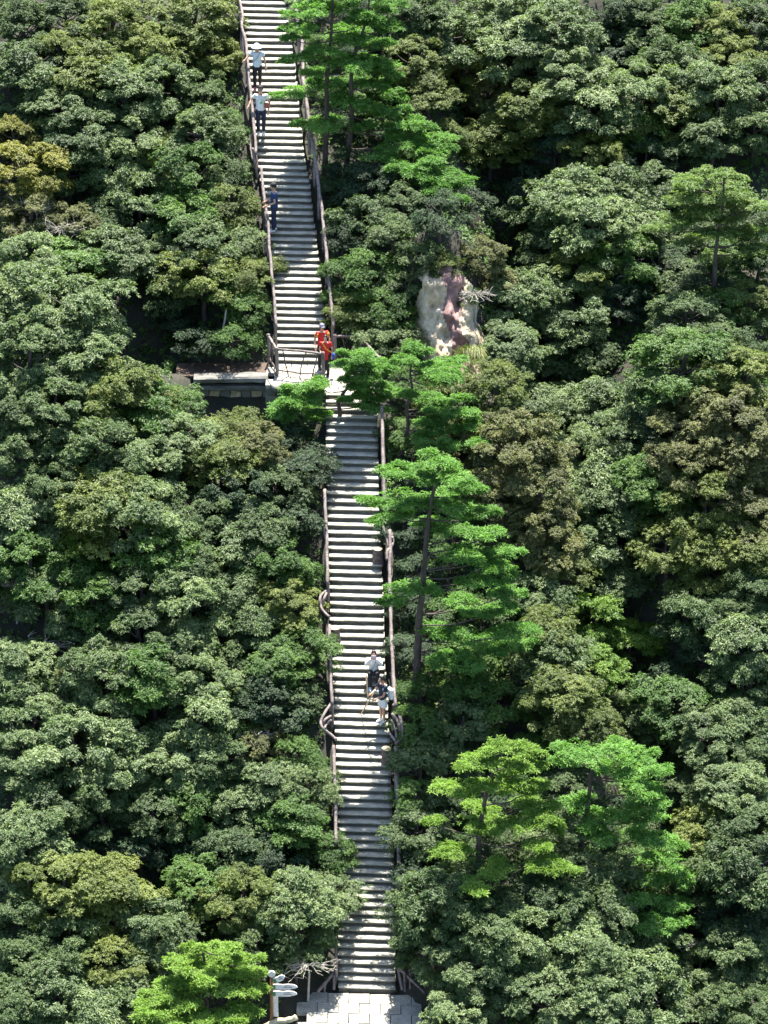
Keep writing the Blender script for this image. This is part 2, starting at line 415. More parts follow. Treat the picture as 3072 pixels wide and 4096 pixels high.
railing(upp, -1, .02, 655, 1330, 'left branch railing beside the hiker in navy, down to the landing', [(880, .03, 0, 40)])
railing(upp, 1, .2, -320, 1335, 'right branch railing of the upper flight, its top behind pine boughs', [(150, .1, 0, 30), (320, -.05, 0, 30)], r=.055)
railing(low, 1, .14, 1590, 2060, 'right branch railing below the landing, beside the slim crooked pine', r=.055)
railing(low, 1, .2, 2120, 2830, 'right branch railing running past the sawn stump to the two resting hikers', [(2150, .12, .05, 30), (2200, .03, 0, 40)], r=.055)
railing(low, 1, .14, 2950, 3600, 'right branch railing below the curved loop, beside the lowest stump', r=.058)
railing(low, -1, .07, 1930, 2370, 'left branch railing opposite the tallest pine', r=.052)
railing(low, -1, .05, 2440, 2830, 'left branch railing half hidden by leaves, opposite the resting hikers', [(2440, -.1, 0, 30)])
railing(low, -1, .06, 2940, 3400, 'left branch railing beside the lower steps, above the overhanging bush', r=.052)
railing(low, -1, .06, 3760, 3960, 'short dark branch railing at the left foot of the stairs', r=.045, post_every=4)
railing(low, 1, .1, 3800, 3960, 'short dark branch railing at the right foot of the stairs', r=.045, post_every=4)
def looprail(label, paths, base_u_py):
    root = empty('curved_rail', P(paths[0][0][0], paths[0][0][1], base_u_py)); tag(root, label, 'railing', 'curled branch loops joining the railings')
    for j, pth in enumerate(paths):
        bm = bmesh.new()
        pp = smoothpts([P(x, yy, u) - root.location for (x, yy, u) in pth], 5, .004)
        tube(bm, pp, [.047 * (1 - .1 * j) * (1 + .2 * noise.noise(Vector((i * .4, j, 2)))) for i in range(len(pp))], 8, .08)
        link('curved_branch', bmmesh('curved_branch', bm, RAIL, True), root)
def railU(py):                        # distance of the handrail seen at height py in the photo
    best = min(steps, key=lambda s: abs((((ZC - s['z'] - .92) * CP - s['f'] * SP) / (s['f'] * CP + (ZC - s['z'] - .92) * SP) * FOC + 2048) - py)); return best['f'] + .1
def LR(l): return [(x, yy, railU(yy)) for x, yy in l]
looprail('curled branch loop on the left rail above the left stump', [LR([(1308, 2362), (1284, 2382), (1280, 2410), (1290, 2440), (1318, 2468)]), LR([(1306, 2372), (1296, 2395), (1287, 2425)])], railU(2362))
looprail('curled branch loop on the left rail opposite the bare-legged hiker', [LR([(1326, 2812), (1300, 2850), (1284, 2885), (1290, 2912), (1318, 2935), (1345, 2958)]), LR([(1324, 2864), (1300, 2880), (1292, 2905)]), LR([(1325, 2880), (1308, 2895), (1298, 2912)])], railU(2812))
looprail('large curved branch loop bulging out below the two resting hikers', [LR([(1571, 2818), (1592, 2842), (1603, 2880), (1610, 2925), (1607, 2955), (1582, 2975)]), LR([(1568, 2855), (1590, 2885), (1600, 2925)]), LR([(1556, 2930), (1575, 2955), (1584, 2972)]), LR([(1566, 2880), (1580, 2915), (1586, 2950)])], railU(2818))
looprail('forked branch rail beside the sawn stump below pine boughs', [LR([(1566, 2130), (1572, 2160), (1566, 2185), (1549, 2205), (1548, 2240)]), LR([(1528, 2095), (1540, 2130), (1549, 2160), (1556, 2190)])], railU(2130))
looprail('splayed dark branches at the left foot of the stairs', [[(1340, 3880, U0 + .6), (1322, 3905, U0 + .2), (1270, 3968, U0 - .4)], [(1338, 3900, U0 + .3), (1335, 3960, U0)], [(1330, 3900, U0 + .3), (1302, 3935, U0 + .1), (1298, 3975, U0)]], U0 + .6)
looprail('splayed dark branches at the right foot of the stairs', [[(1590, 3870, U0 + .6), (1610, 3960, U0)], [(1600, 3880, U0 + .5), (1640, 3915, U0 + .2), (1700, 3972, U0 - .3)], [(1618, 3890, U0 + .3), (1620, 3975, U0)], [(1640, 3915, U0 + .2), (1642, 3990, U0 - .1)], [(1720, 4000, U0), (1790, 4030, U0 - .5), (1850, 4080, U0 - .9)]], U0 + .6)

# landing fences
def fence(label, nodes, gap=.34, post_at=(0, -1), pink=False):
    """nodes: ground points of the fence corners; handrail .95 above"""
    root = empty('branch_fence', nodes[0]); tag(root, label, 'fence'); o = -root.location
    up = Vector((0, 0, .95))
    for a, b in zip(nodes, nodes[1:]):
        bm = bmesh.new(); tube(bm, [q + o for q in smoothpts([a + up, (a + b) / 2 + up + Vector((0, 0, .02)), b + up], 4, .008)], .042, 8, .1); link('handrail', bmmesh('handrail', bm, RAIL, True), root)
        bm = bmesh.new(); lo = Vector((0, 0, .2)); tube(bm, [q + o for q in smoothpts([a + lo, (a + b) / 2 + lo + Vector((0, 0, -.05)), b + lo], 4, .015)], .026, 7, .1); link('low_rail', bmmesh('low_rail', bm, RAILD, True), root)
        n = max(2, int((b - a).length / gap))
        for i in range(1, n):
            t = i / n; f_ = a.lerp(b, t); g_ = a.lerp(b, min(1, max(0, t + random.choice([-.22, -.12, .0, .14, .24]))))
            bm = bmesh.new(); tube(bm, [q + o for q in smoothpts([f_, f_.lerp(g_, .5) + Vector((random.uniform(-.05, .05), 0, .48)), g_ + up], 4, .008)], .022, 6, .12)
            link('branch_baluster', bmmesh('branch_baluster', bm, RAILD, True), root)
    for k, p in enumerate(nodes):
        bm = bmesh.new(); tube(bm, [q + o for q in smoothpts([p, p + Vector((.01, 0, .5)), p + Vector((0, 0, 1.02))], 4, .006)], .06, 9, .07)
        link('post', bmmesh('post', bm, RAIL, True), root)
def G(px, py): u = (ZC - LZ) / math.tan(ang(py)); q = P(px, py, u); return Vector((q.x, u, LZ))
fence('dark branch fence at the front left of the landing, lattice before the steps', [G(1075, 1447), G(1108, 1500), G(1292, 1519)])
fence('branch fence round the back right of the landing above the small pine', [G(1340, 1447), G(1442, 1452), G(1518, 1536)])

# ------------------------------------------------------------------ stumps
def stump(px, py, h, r, label):
    """px,py: foot of the stump in the photo"""
    s = min(steps, key=lambda s: abs(s['py'] - py)); d = (s['f'] + .16)
    x = P(px, py, d).x
    root = empty('tree_stump', (x, d, s['z'])); tag(root, label, 'stump')
    bm = bmesh.new(); n = 16; rings = []
    for k, (z, q) in enumerate([(-.12, 1.15), (.05, 1.1), (h * .35, 1.0), (h * .7, .97), (h - .02, .98), (h, .95)]):
        rings.append([bm.verts.new((r * q * (1 + .09 * noise.noise(Vector((math.cos(a) * 2, math.sin(a) * 2, z * 1.5 + px)))) * math.cos(a), r * q * (1 + .09 * noise.noise(Vector((math.cos(a) * 2, math.sin(a) * 2, z * 1.5 + px)))) * math.sin(a), z)) for a in [2 * math.pi * i / n for i in range(n)]])
    for a, b in zip(rings, rings[1:]):
        for k in range(n): bm.faces.new((a[k], a[(k + 1) % n], b[(k + 1) % n], b[k]))
    bm.faces.new(rings[-1]); link('bark', bmmesh('bark', bm, STUMPB), root)
    bm = bmesh.new(); vs = [bm.verts.new((r * .93 * math.cos(2 * math.pi * i / n), r * .93 * math.sin(2 * math.pi * i / n), h + .004)) for i in range(n)]
    v2 = [bm.verts.new(v.co + Vector((0, 0, .012))) for v in vs]; bm.faces.new(v2)
    for k in range(n): bm.faces.new((vs[k], vs[(k + 1) % n], v2[(k + 1) % n], v2[k]))
    link('sawn_top', bmmesh('sawn_top', bm, STUMPT), root)
stump(1512, 2268, .48, .165, 'sawn stump with pale top on the right of the steps below the pine boughs')
stump(1340, 2570, .5, .17, 'reddish stump half covered by leaves on the left of the steps')
stump(1546, 3062, .5, .16, 'lowest stump, grey bark and yellow sawn top, right of the steps')

# ------------------------------------------------------------------ rock outcrop
def outcrop():
    ub = hit(1800, 1500)
    root = empty('rock_outcrop', P(1800, 1500, ub)); tag(root, 'bare pink and cream rock face among bushes right of the landing', 'rock')
    st_ = 7; cs = list(range(1640, 1960, st_)); rws = list(range(1020, 1620, st_ + 1)); V = []; idx = {}; rn = {}
    for j, py in enumerate(rws):
        for i, px in enumerate(cs):
            g_ = (hit(px, py) or ub)
            cxm = 1795 + (py - 1300) * .09; ex = abs(px - cxm) / (118 + 22 * noise.noise(Vector((py / 60, 3, 0)))); ey = abs(py - 1320) / 290
            edge = max(0, ex - .55) ** 2 * 5 + max(0, ey - .7) ** 2 * 5
            u = g_ - .5 - .35 * (1 - min(ex, 1) ** 2) + edge * .3
            u += .5 * noise.noise(Vector((px / 75, py / 110, 1))) + .22 * noise.noise(Vector((px / 26, py / 40, 4))) + .09 * noise.noise(Vector((px / 11, py / 14, 8)))
            u += .35 * max(0, noise.noise(Vector((px / 30 + py / 90, 6, 1))))
            rn[i, j] = math.hypot(ex * .8, ey) + .22 * noise.noise(Vector((px / 60, py / 80, 9)))
            idx[i, j] = len(V); V.append(tuple(P(px, py, u) - root.location))
    fa = {'cream_face': [], 'purple_face': []}
    for j in range(len(rws) - 1):
        for i in range(len(cs) - 1):
            if rn[i, j] > .95: continue
            px, py = cs[i], rws[j]; q = px - (1812 + (py - 1300) * .12) + 34 * noise.noise(Vector((px / 90, py / 110, 2)))
            fa['purple_face' if -22 < q < 46 else 'cream_face'].append((idx[i, j], idx[i + 1, j], idx[i + 1, j + 1], idx[i, j + 1]))
    for nm, mat in (('cream_face', ROCKC), ('purple_face', ROCKP)):
        link(nm, npmesh(nm, V, fa[nm], mat), root)
outcrop()

# ------------------------------------------------------------------ foliage
def shoots(cen, nrm, nl, ln, wd, droop, seed_tint, lobeid, spread=1.0):
    """cen (n,3) shoot tips, nrm (n,3) shoot axes -> leaves radiating round each; returns verts, tris, tint, lobe"""
    n = len(cen); nrm = nrm / (np.linalg.norm(nrm, axis=1, keepdims=True) + 1e-9)
    a = rng.normal(size=(n, 3)); t1 = np.cross(nrm, a); t1 /= np.linalg.norm(t1, axis=1, keepdims=True) + 1e-9; t2 = np.cross(nrm, t1)
    ph = (np.arange(nl)[None] + rng.uniform(-.35, .35, (n, nl))) * 2 * np.pi / nl
    dirv = t1[:, None] * np.cos(ph)[..., None] + t2[:, None] * np.sin(ph)[..., None]
    tilt = rng.uniform(-.25, .75, (n, nl, 1))
    ax = dirv * 1.0 + nrm[:, None] * tilt * .8 + np.array([0, 0, -1]) * droop
    ax /= np.linalg.norm(ax, axis=2, keepdims=True)
    side = np.cross(ax, nrm[:, None] + rng.normal(scale=.35, size=(n, nl, 3))); side /= np.linalg.norm(side, axis=2, keepdims=True) + 1e-9
    L = ln * rng.uniform(.65, 1.25, (n, nl, 1)); W = wd * rng.uniform(.8, 1.2, (n, nl, 1)) * .5
    base = cen[:, None] + ax * L * .12
    tip = cen[:, None] + ax * L * spread + np.array([0, 0, -1]) * L * .12
    mid = cen[:, None] + ax * L * .5 * spread
    fold = np.cross(side, ax) * W * .35
    v = np.stack([base, mid - side * W + fold, tip, mid + side * W + fold], axis=2).reshape(-1, 3)
    k = n * nl; b = np.arange(k)[:, None] * 4
    f = np.concatenate([b + np.array([0, 1, 2]), b + np.array([0, 2, 3])], axis=1).reshape(-1, 3)
    tn = np.repeat(np.clip(rng.normal(.5, .22, k), 0, 1), 2); lb = np.repeat(np.repeat(lobeid, nl), 2)
    return v, f, tn, lb
def sph(n, zmin=-.2, zmax=1):
    z = rng.uniform(zmin, zmax, n); a = rng.uniform(0, 2 * np.pi, n); r = np.sqrt(1 - z * z)
    return np.stack([r * np.cos(a), r * np.sin(a), z], 1)
def crown(name, nlobe=44, per=42, nl=7, ln=.15, wd=.055, droop=.3, lobe_r=(.16, .42), flat=.8, lobe_flat=.62, R=1.3):
    """crown of radius 1 unit * R: foliage puffs over a lumpy dome; leaf size in metres"""
    d = sph(nlobe, -.55, 1.0)
    rr = rng.uniform(.45, .95, (nlobe, 1)) ** .6
    ctr = d * rr * R; ctr[:, 2] *= flat
    ctr[:, :2] *= 1 + .18 * np.sin(3 * np.arctan2(ctr[:, 1], ctr[:, 0]) + rng.uniform(0, 6))[:, None]
    lr = rng.uniform(*lobe_r, nlobe) * R * .8
    lobeval = np.clip(rng.normal(.5, .28, nlobe), 0, 1)
    idx = np.repeat(np.arange(nlobe), per)
    sd_ = sph(len(idx), -.25, 1)
    off = sd_ * lr[idx][:, None] * rng.uniform(.5, 1.2, (len(idx), 1)); off[:, 2] *= lobe_flat
    cen = ctr[idx] + off
    outw = ctr[idx] / (np.linalg.norm(ctr[idx], axis=1, keepdims=True) + 1e-6)
    nrm = sd_ * .4 + outw * .2 + np.array([0, 0, 1.0]) + rng.normal(scale=.2, size=cen.shape)
    v, f, t, l = shoots(cen, nrm, nl, ln, wd, droop, 0, lobeval[idx])
    return npmesh(name, v, f, LM['B'], {'tint': t, 'lobe': l})
print('crowns')
crowns = {
 'std': [crown('crown', 50, 74, 7, .1, .04, .12, (.14, .42)) for _ in range(5)],
 'fine': [crown('crown', 54, 80, 7, .08, .034, .1, (.14, .36)) for _ in range(4)],
 'big': [crown('crown', 38, 50, 7, .14, .05, .28, (.2, .42)) for _ in range(2)],
 'layer': [crown('crown', 34, 56, 7, .13, .05, .05, (.3, .46), .8, .3) for _ in range(2)],
 'small': [crown('crown', 24, 66, 7, .095, .038, .15, (.28, .5)) for _ in range(3)],
}
def trunkmesh():
    bm = bmesh.new(); H = 1.7
    tube(bm, smoothpts([(0, 0, -.6), (.05, .03, .2), (random.uniform(-.12, .12), random.uniform(-.1, .1), 1.0), (random.uniform(-.2, .2), 0, H)], 3), [.1, .095, .09, .085, .08, .075, .07, .06, .05, .035], 7)
    for k in range(6):
        a = random.uniform(0, 6.28); z = random.uniform(.7, 1.5); e = Vector((math.cos(a) * random.uniform(.5, .95), math.sin(a) * random.uniform(.5, .95), z + random.uniform(.2, .6)))
        s = Vector((0.03, 0, z)); tube(bm, smoothpts([s, s.lerp(e, .5) + Vector((0, 0, -.05)), e], 2), [.04, .034, .028, .02, .012], 5)
    return bmmesh('trunk', bm, BARK, True)
trunks = [trunkmesh() for _ in range(4)]

# hand-surveyed crowns: x y r kind, in 1/1.852 of the photo's pixels
SURVEY = """50 60 60 B;140 40 60 B;130 120 60 Y;240 60 80 Y;330 110 70 Y;420 50 80 Y;462 120 58 Y;200 160 80 Y;60 160 70 B;260 200 80 P;120 240 80 P;350 200 75 P;430 210 60 B;440 300 70 P;488 280 42 G;60 260 60 B;180 300 80 B;290 310 75 P;60 380 90 U;30 300 60 U;150 390 70 B;240 370 80 P;350 350 60 Y;410 390 80 G;485 370 55 B;300 440 80 P;70 470 70 O;150 500 60 O;400 480 70 G;500 450 55 Y;220 480 60 B;240 560 80 P;340 570 60 B;440 540 80 B;515 530 50 P;60 570 70 P;150 580 80 G;440 610 80 Y;545 600 50 Y;380 640 60 B;500 640 50 G;50 660 90 P;160 680 100 P;60 780 90 P;180 790 90 P;260 860 90 Y;120 880 80 B;40 900 70 B;330 900 80 G;390 880 55 G;530 670 45 G;430 740 45 D;380 700 45 D;500 740 48 G;
210 980 90 B;50 980 70 P;120 1060 70 B;300 1010 90 P;380 960 80 P;450 940 60 Y;520 930 50 Y;430 1010 60 Y;500 1010 70 Y;560 970 60 O;620 970 62 D;660 1010 55 D;600 1060 70 B;520 1080 70 D;160 1080 40 L;60 1120 80 P;220 1110 100 Y;300 1130 90 P;380 1130 70 B;150 1180 50 L;470 1140 70 B;570 1150 70 B;630 1130 55 D;330 1190 80 G;60 1230 90 G;150 1230 60 G;400 1230 70 B;500 1200 80 B;600 1230 70 G;645 1250 45 G;100 1300 80 P;200 1300 80 G;300 1290 80 B;400 1320 90 P;500 1290 70 P;620 1310 66 Y;560 1350 70 B;655 1400 64 G;600 1440 70 G;400 1400 80 P;300 1380 80 B;180 1360 60 B;50 1450 80 P;230 1470 90 P;330 1470 80 G;430 1480 80 P;150 1500 60 O;80 1560 80 P;500 1440 60 B;580 1520 70 D;640 1520 50 B;500 1560 60 G;430 1560 80 P;
60 1640 80 P;170 1620 90 P;270 1640 90 P;380 1650 90 P;480 1650 70 B;560 1610 60 O;645 1640 55 G;668 1710 58 P;590 1700 70 P;120 1740 80 B;220 1730 80 B;330 1750 80 B;430 1740 80 G;520 1740 70 P;640 1770 70 G;712 1842 50 G;60 1830 90 P;180 1850 60 D;300 1850 60 D;420 1840 60 D;520 1850 80 B;600 1850 60 D;130 1930 100 Y;240 1930 90 Y;330 2000 80 P;440 1920 80 G;520 1950 80 Y;640 1950 90 P;710 1945 66 P;60 1990 80 B;60 2080 80 B;150 2050 80 B;230 2080 80 Y;120 2150 90 P;200 2180 80 P;650 2020 62 P;560 2060 60 B;640 2075 50 B;30 2180 80 B;280 2160 70 P;
900 30 70 B;960 90 80 P;1050 40 70 P;1130 40 80 P;890 140 70 Y;925 210 60 Y;1000 160 70 Y;1060 120 50 D;1060 210 60 O;1130 110 90 P;1200 80 80 P;1230 170 80 P;1270 240 80 P;1150 240 80 Y;1100 260 60 P;1060 310 70 Y;970 300 45 B;1280 340 60 Y;1200 320 50 D;1360 40 60 D;1360 130 60 D;1400 60 70 B;1440 150 70 B;1380 210 80 P;1500 50 60 G;1560 60 60 Y;1620 60 60 B;1580 130 60 Y;1500 180 70 P;1440 250 80 Y;1400 290 60 G;1550 220 80 P;1620 200 70 B;1540 300 65 P;1630 290 60 B;1460 330 55 B;1390 350 50 D;1330 430 80 P;1240 430 80 P;1400 410 60 P;1180 470 80 B;1290 510 90 P;1370 490 70 P;1150 400 50 D;1350 560 70 G;1260 590 80 Y;1190 560 60 B;1430 570 50 D;1340 650 60 D;1480 690 70 B;1560 680 60 G;1620 660 60 Y;1640 560 55 D;
730 425 42 D;800 410 60 D;870 450 60 B;790 490 62 B;738 525 42 D;850 510 48 P;950 470 55 D;1010 440 45 D;742 600 46 G;905 560 44 B;955 575 38 Y;880 620 36 P;1000 640 30 G;875 690 34 G;930 590 34 B;865 780 36 G;800 600 60 G;822 665 52 G;765 680 44 Y;860 740 45 P;800 725 50 P;730 650 34 G;700 100 45 G;760 200 50 G;820 120 50 D;722 265 42 D;800 260 50 G;850 300 50 D;745 360 42 D;900 330 50 G;960 395 45 D;860 70 48 G;780 30 50 D;880 385 45 G;830 200 50 G;700 190 40 D;750 110 45 D;950 300 50 Y;830 360 46 D;690 30 42 D;950 1080 50 D;872 1150 42 D;900 1230 45 D;980 1180 50 G;1040 1220 55 D;935 1330 45 G;1000 1300 50 G;1060 1330 50 P;885 1400 42 D;960 1420 50 G;1050 1420 55 G;1110 1400 50 Y;880 1310 40 D;1100 1290 55 P;890 1070 42 D;1000 1110 50 G;1020 1480 50 G;960 1640 50 P;1010 1700 50 B;960 1750 50 B;960 1830 50 G;1080 1750 50 D;1060 1830 50 B;1010 1890 50 B;1120 1680 50 G;1160 1760 55 G;1150 1830 55 P;1220 1700 50 B;1230 1800 55 P;1260 1870 55 P;1300 1760 55 D;1340 1830 55 G;1330 1900 55 P;1380 1690 55 G;1400 1780 55 P;1300 1970 60 P;1210 1880 55 D;1080 1620 50 P;1160 1620 50 G;1380 1880 60 G;1400 1960 55 P;1250 1620 55 Y;1330 1640 55 P;882 830 38 G;582 572 28 Y;738 1852 34 G;600 590 22 Y;930 860 48 Y;870 935 42 G;960 920 50 Y;1000 870 50 P;985 990 50 O;900 1000 42 D;300 2100 60 P;400 2090 60 B;480 2140 50 D;1480 440 60 B;1545 430 60 D;1600 470 60 B;1520 520 60 B;1590 560 60 G;1480 600 55 B;1540 610 50 D;1045 560 48 O;1070 610 45 O;
1100 660 75 P;1180 640 80 P;1240 680 80 P;1280 760 55 B;1180 740 85 B;1100 760 80 P;1070 840 65 Y;1190 820 60 P;1150 870 60 P;1230 790 50 B;1480 790 100 G;1420 860 75 B;1320 870 50 D;1610 830 80 Y;1560 740 55 B;1640 740 55 B;
1050 920 70 Y;1110 980 90 O;1160 1070 100 O;1090 1080 75 O;1170 1170 85 O;1110 1170 70 O;1290 900 85 P;1350 950 75 P;1260 980 75 P;1410 940 50 D;1340 1030 80 P;1250 1080 70 P;1400 1040 65 G;1330 1110 80 P;1440 1100 60 G;1500 930 85 O;1580 920 95 O;1480 1010 80 O;1580 1010 85 O;1640 1010 75 O;1520 1090 85 Y;1600 1110 90 O;1440 1180 80 Y;1550 1190 75 Y;1640 1190 75 Y;1340 1190 75 P;1250 1190 70 P;1220 1250 55 Y;1480 1260 55 Y;1550 1260 55 Y;1630 1270 65 B;1500 1340 80 B;1330 1260 65 P;1180 1290 60 P;1280 1335 75 L;1360 1395 65 L;1180 1370 65 Y;1200 1430 75 P;1150 1490 65 P;1280 1450 58 L;1590 1340 65 B;1620 1400 75 P;1520 1430 50 D;1600 1480 65 B;1450 1490 55 D;
905 1500 46 G;1010 1500 60 G;1080 1530 60 G;915 1575 58 G;1000 1570 60 P;1220 1520 80 Y;1270 1570 70 Y;1330 1550 58 P;1460 1530 85 G;1400 1580 65 P;1530 1590 75 P;1600 1560 75 B;1640 1630 65 B;905 1655 58 P;900 1735 55 G;905 1805 60 P;900 1880 50 D;960 1960 90 B;1050 2000 90 B;905 1975 62 B;1140 1930 55 D;1200 1970 80 B;1130 2040 95 P;940 2060 80 P;1050 2100 90 P;1230 2060 85 P;1300 2110 85 P;1180 2150 90 P;1390 2150 95 P;1480 2130 75 P;1290 2190 80 P;1400 2040 75 P;1440 1950 60 G;1550 1700 75 P;1490 1700 55 B;1600 1720 75 P;1540 1790 75 Y;1620 1800 75 B;1520 1880 70 B;1600 1900 85 B;1560 1990 50 D;1640 2000 55 D;1590 2070 75 P;1650 2110 55 B;1560 2160 75 P;1000 2180 80 P;1500 2200 75 P;1620 2190 70 B"""
trees = []
for ent in SURVEY.replace('\n', '').split(';'):
    a = ent.split()
    if len(a) == 4: trees.append((float(a[0]) * 1.852, float(a[1]) * 1.852, float(a[2]) * 1.852, a[3]))
# pine pads: x y halfwidth halfheight in photo pixels
PADS = {
 'a': "1240 57 60 24;1345 38 80 28;1153 61 40 14;1207 112 75 18;1390 158 80 34;1406 166 80 26;1370 253 120 28;1196 235 60 20;1207 372 100 22;1406 416 85 24;1298 500 110 26;1460 506 45 20;1300 -40 120 30;1250 0 80 24;1453 253 90 24;1330 330 70 18;1175 150 45 12;1290 205 70 20;1260 290 60 16;1450 90 60 26",
 'b': "1465 63 60 30;1554 108 60 30;1516 183 60 26;1554 297 50 22;1548 386 50 28;1485 437 60 24;1554 456 60 26;1643 500 70 26;1750 557 80 24;1611 570 70 26;1719 633 90 28;1643 683 70 26;1770 702 90 26;1852 728 50 22;1800 797 50 22;1516 633 60 22;1440 330 70 22;1500 340 60 20;1660 590 70 22;1580 520 60 24;1480 -10 80 30;1540 30 60 26;1720 760 60 18;1560 610 50 20;1500 250 60 20",
 'c': "1217 1560 75 30;1181 1622 95 26;1127 1647 55 20;1253 1643 60 22;1271 1680 45 16;1271 1539 50 18;1434 1430 65 22;1380 1462 50 20;1470 1466 80 22;1524 1485 50 18;1452 1508 70 20;1416 1548 48 16;1506 1546 70 20;1475 1584 50 14;1542 1582 40 16;1385 1600 28 12;1506 1633 55 16;1200 1590 80 20;1150 1605 50 16",
 'd': "1665 1388 50 24;1620 1443 50 22;1764 1487 90 20;1786 1454 70 16;1753 1531 90 20;1620 1575 45 18;1720 1598 70 20;1841 1598 50 18;1863 1653 60 20;1764 1642 60 18;1764 1730 80 20;1885 1708 60 20;1918 1774 50 18;1675 1763 60 18;1786 1785 60 18;1690 1480 60 22;1700 1690 50 16",
 'e': "1764 1851 70 24;1654 1873 60 22;1565 1895 70 20;1687 1917 80 24;1841 1917 80 24;1874 1961 60 24;1620 2005 110 24;1764 2005 90 24;1575 2060 75 20;1472 2005 42 12;1841 2038 70 22;1929 2050 70 24;1951 2138 70 24;1841 2127 80 22;2017 2204 60 24;1929 2215 70 24;1841 2226 80 22;2017 2292 60 22;1918 2325 80 24;1642 2358 95 26;1575 2402 50 18;2017 2380 80 26;1841 2402 60 20;1929 2457 70 22;1808 2524 80 22;1885 2557 90 26;2017 2535 90 26;2061 2579 70 26;1951 2601 70 24;1841 2623 60 22;1731 2513 60 18;1896 2667 70 24;1740 2090 60 16;1990 2440 60 20;1760 2640 50 18;1960 2260 60 20;1780 1880 60 20",
 'f': "2002 2986 80 22;2110 3010 50 20;1925 3056 90 22;2095 3071 80 24;1801 3156 90 20;1925 3148 70 22;2048 3133 70 22;2141 3148 60 22;1909 3226 50 16;2126 3210 80 22;1739 3285 38 12;1925 3280 90 17;2048 3295 90 20;2172 3272 60 20;2218 3318 45 18;1801 3411 85 22;2141 3380 60 18;2172 3442 90 24;2234 3481 60 22;2002 3489 80 22;1909 3543 75 20;2050 3060 60 20",
 'g': "2342 3009 110 26;2466 3009 90 24;2559 3040 70 24;2265 3056 50 20;2528 3102 100 26;2651 3087 60 22;2590 3164 90 24;2296 3210 60 20;2404 3272 105 22;2528 3226 80 22;2605 3272 60 24;2404 3350 70 20;2590 3350 80 26;2574 3442 70 24;2667 3380 50 24;2636 3520 80 30;2713 3504 50 26;2682 3612 80 28;2528 3612 60 20;2590 3705 90 28;2713 3690 60 26;2400 3060 70 18;2660 3440 60 26",
 'h': "776 3795 34 24;807 3834 85 28;902 3802 48 26;910 3842 60 26;988 3846 48 20;736 3873 60 24;839 3889 100 26;941 3889 80 24;728 3928 80 26;776 3960 110 24;894 3952 110 24;988 3960 68 24;658 3952 60 22;618 3991 60 20;736 3999 90 22;579 4023 60 20;658 4039 80 22;571 4070 60 22;973 4039 55 18;815 4075 95 20;933 4060 70 18;658 4086 70 22;700 4110 90 20;860 4120 80 20",
 'i': "2808 691 40 18;2905 698 60 20;2872 737 120 22;2743 743 60 20;2937 775 80 22;2808 788 105 22;2743 814 80 20;2970 827 90 22;3034 827 60 20;2840 853 90 22;2763 885 90 22;2633 917 60 20;2930 866 60 20;2917 924 95 22;2970 950 60 20;3001 1001 65 22;2853 1027 85 20;3034 930 60 22;2917 1182 60 20;2790 960 60 14",
}
TR = {  # trunk lines in photo pixels, first point at the ground
 'a': [(1300, 640), (1304, 560), (1308, 460), (1306, 330), (1318, 200), (1330, 60), (1335, -60)],
 'b': [(1380, 660), (1398, 560), (1408, 440), (1404, 330), (1420, 220), (1460, 100), (1480, -20)],
 'c': [(1358, 1700), (1360, 1650), (1352, 1605), (1372, 1575), (1395, 1545), (1420, 1500), (1430, 1450)],
 'd': [(1598, 1850), (1612, 1780), (1632, 1700), (1628, 1620), (1648, 1560), (1640, 1480), (1668, 1400)],
 'e': [(1662, 2790), (1668, 2640), (1676, 2500), (1690, 2350), (1702, 2220), (1714, 2080), (1735, 1960), (1755, 1870)],
 'f': [(1909, 3560), (1912, 3440), (1918, 3320), (1936, 3220), (1965, 3110), (2000, 3000)],
 'g': [(2318, 3420), (2330, 3330), (2350, 3240), (2358, 3160), (2364, 3090), (2400, 3020)],
 'h': [(830, 4160), (826, 4060), (820, 3960), (822, 3880), (812, 3800)],
 'i': [(2848, 1260), (2853, 1190), (2860, 1080), (2868, 960), (2890, 830), (2895, 710)],
}
PL = {'a': ('tall vivid green pine beside the railing at the top, its boughs over the steps', PINEM), 'b': ('vivid green pine with boughs cascading down to the right above the rock face', PINEM),
      'c': ('small crooked pine spreading over the end of the landing beside the red-clad pair', PINEM), 'd': ('slim pine with a dark crooked trunk just right of the landing', PINEM),
      'e': ('tallest pine with long bare trunk beside the two resting hikers', PINEM), 'f': ('bright yellow-green pine with a straight trunk, lower right of the stairs', PINEY),
      'g': ('flat-topped pine with bowed dark top, further right than the yellow-green pine', PINEM), 'h': ('bright yellow-green pine at the bottom left beside the signpost', PINEY),
      'i': ('pale green fir rising at the right edge of the picture', PINEF)}
allpads = []
def needle_pads(name, pads, mat, per=190):
    V = []; F = []; T = []; Lb = []; o = 0
    for (c, hw, hh) in pads:
        n = int(per * min(2.0, (hw * hh) ** .5 * 2.3))
        d = sph(n, -.25, 1); lump = rng.integers(0, 7, n); la = rng.uniform(0, 6.28, 7); lr = rng.uniform(.3, .75, 7)
        cc = np.stack([np.cos(la) * lr, np.sin(la) * lr, rng.uniform(-.25, .5, 7)], 1)[lump]
        q = (cc * .75 + d * rng.uniform(.2, .62, (n, 1))) * np.array([hw, hw * .8, hh])
        cen = np.array(c) + q
        nrm = d * .35 + np.array([0, 0, 1.1]) + cc * .3 + rng.normal(scale=.25, size=(n, 3))
        v, f, t, l = shoots(cen, nrm, 7, .13, .034, -.12, 0, np.clip(rng.normal(.5, .25, 7), 0, 1)[lump], 1.0)
        V.append(v); F.append(f + o); T.append(t); Lb.append(l); o += len(v)
    return npmesh(name, np.concatenate(V), np.concatenate(F), mat, {'tint': np.concatenate(T), 'lobe': np.concatenate(Lb)})
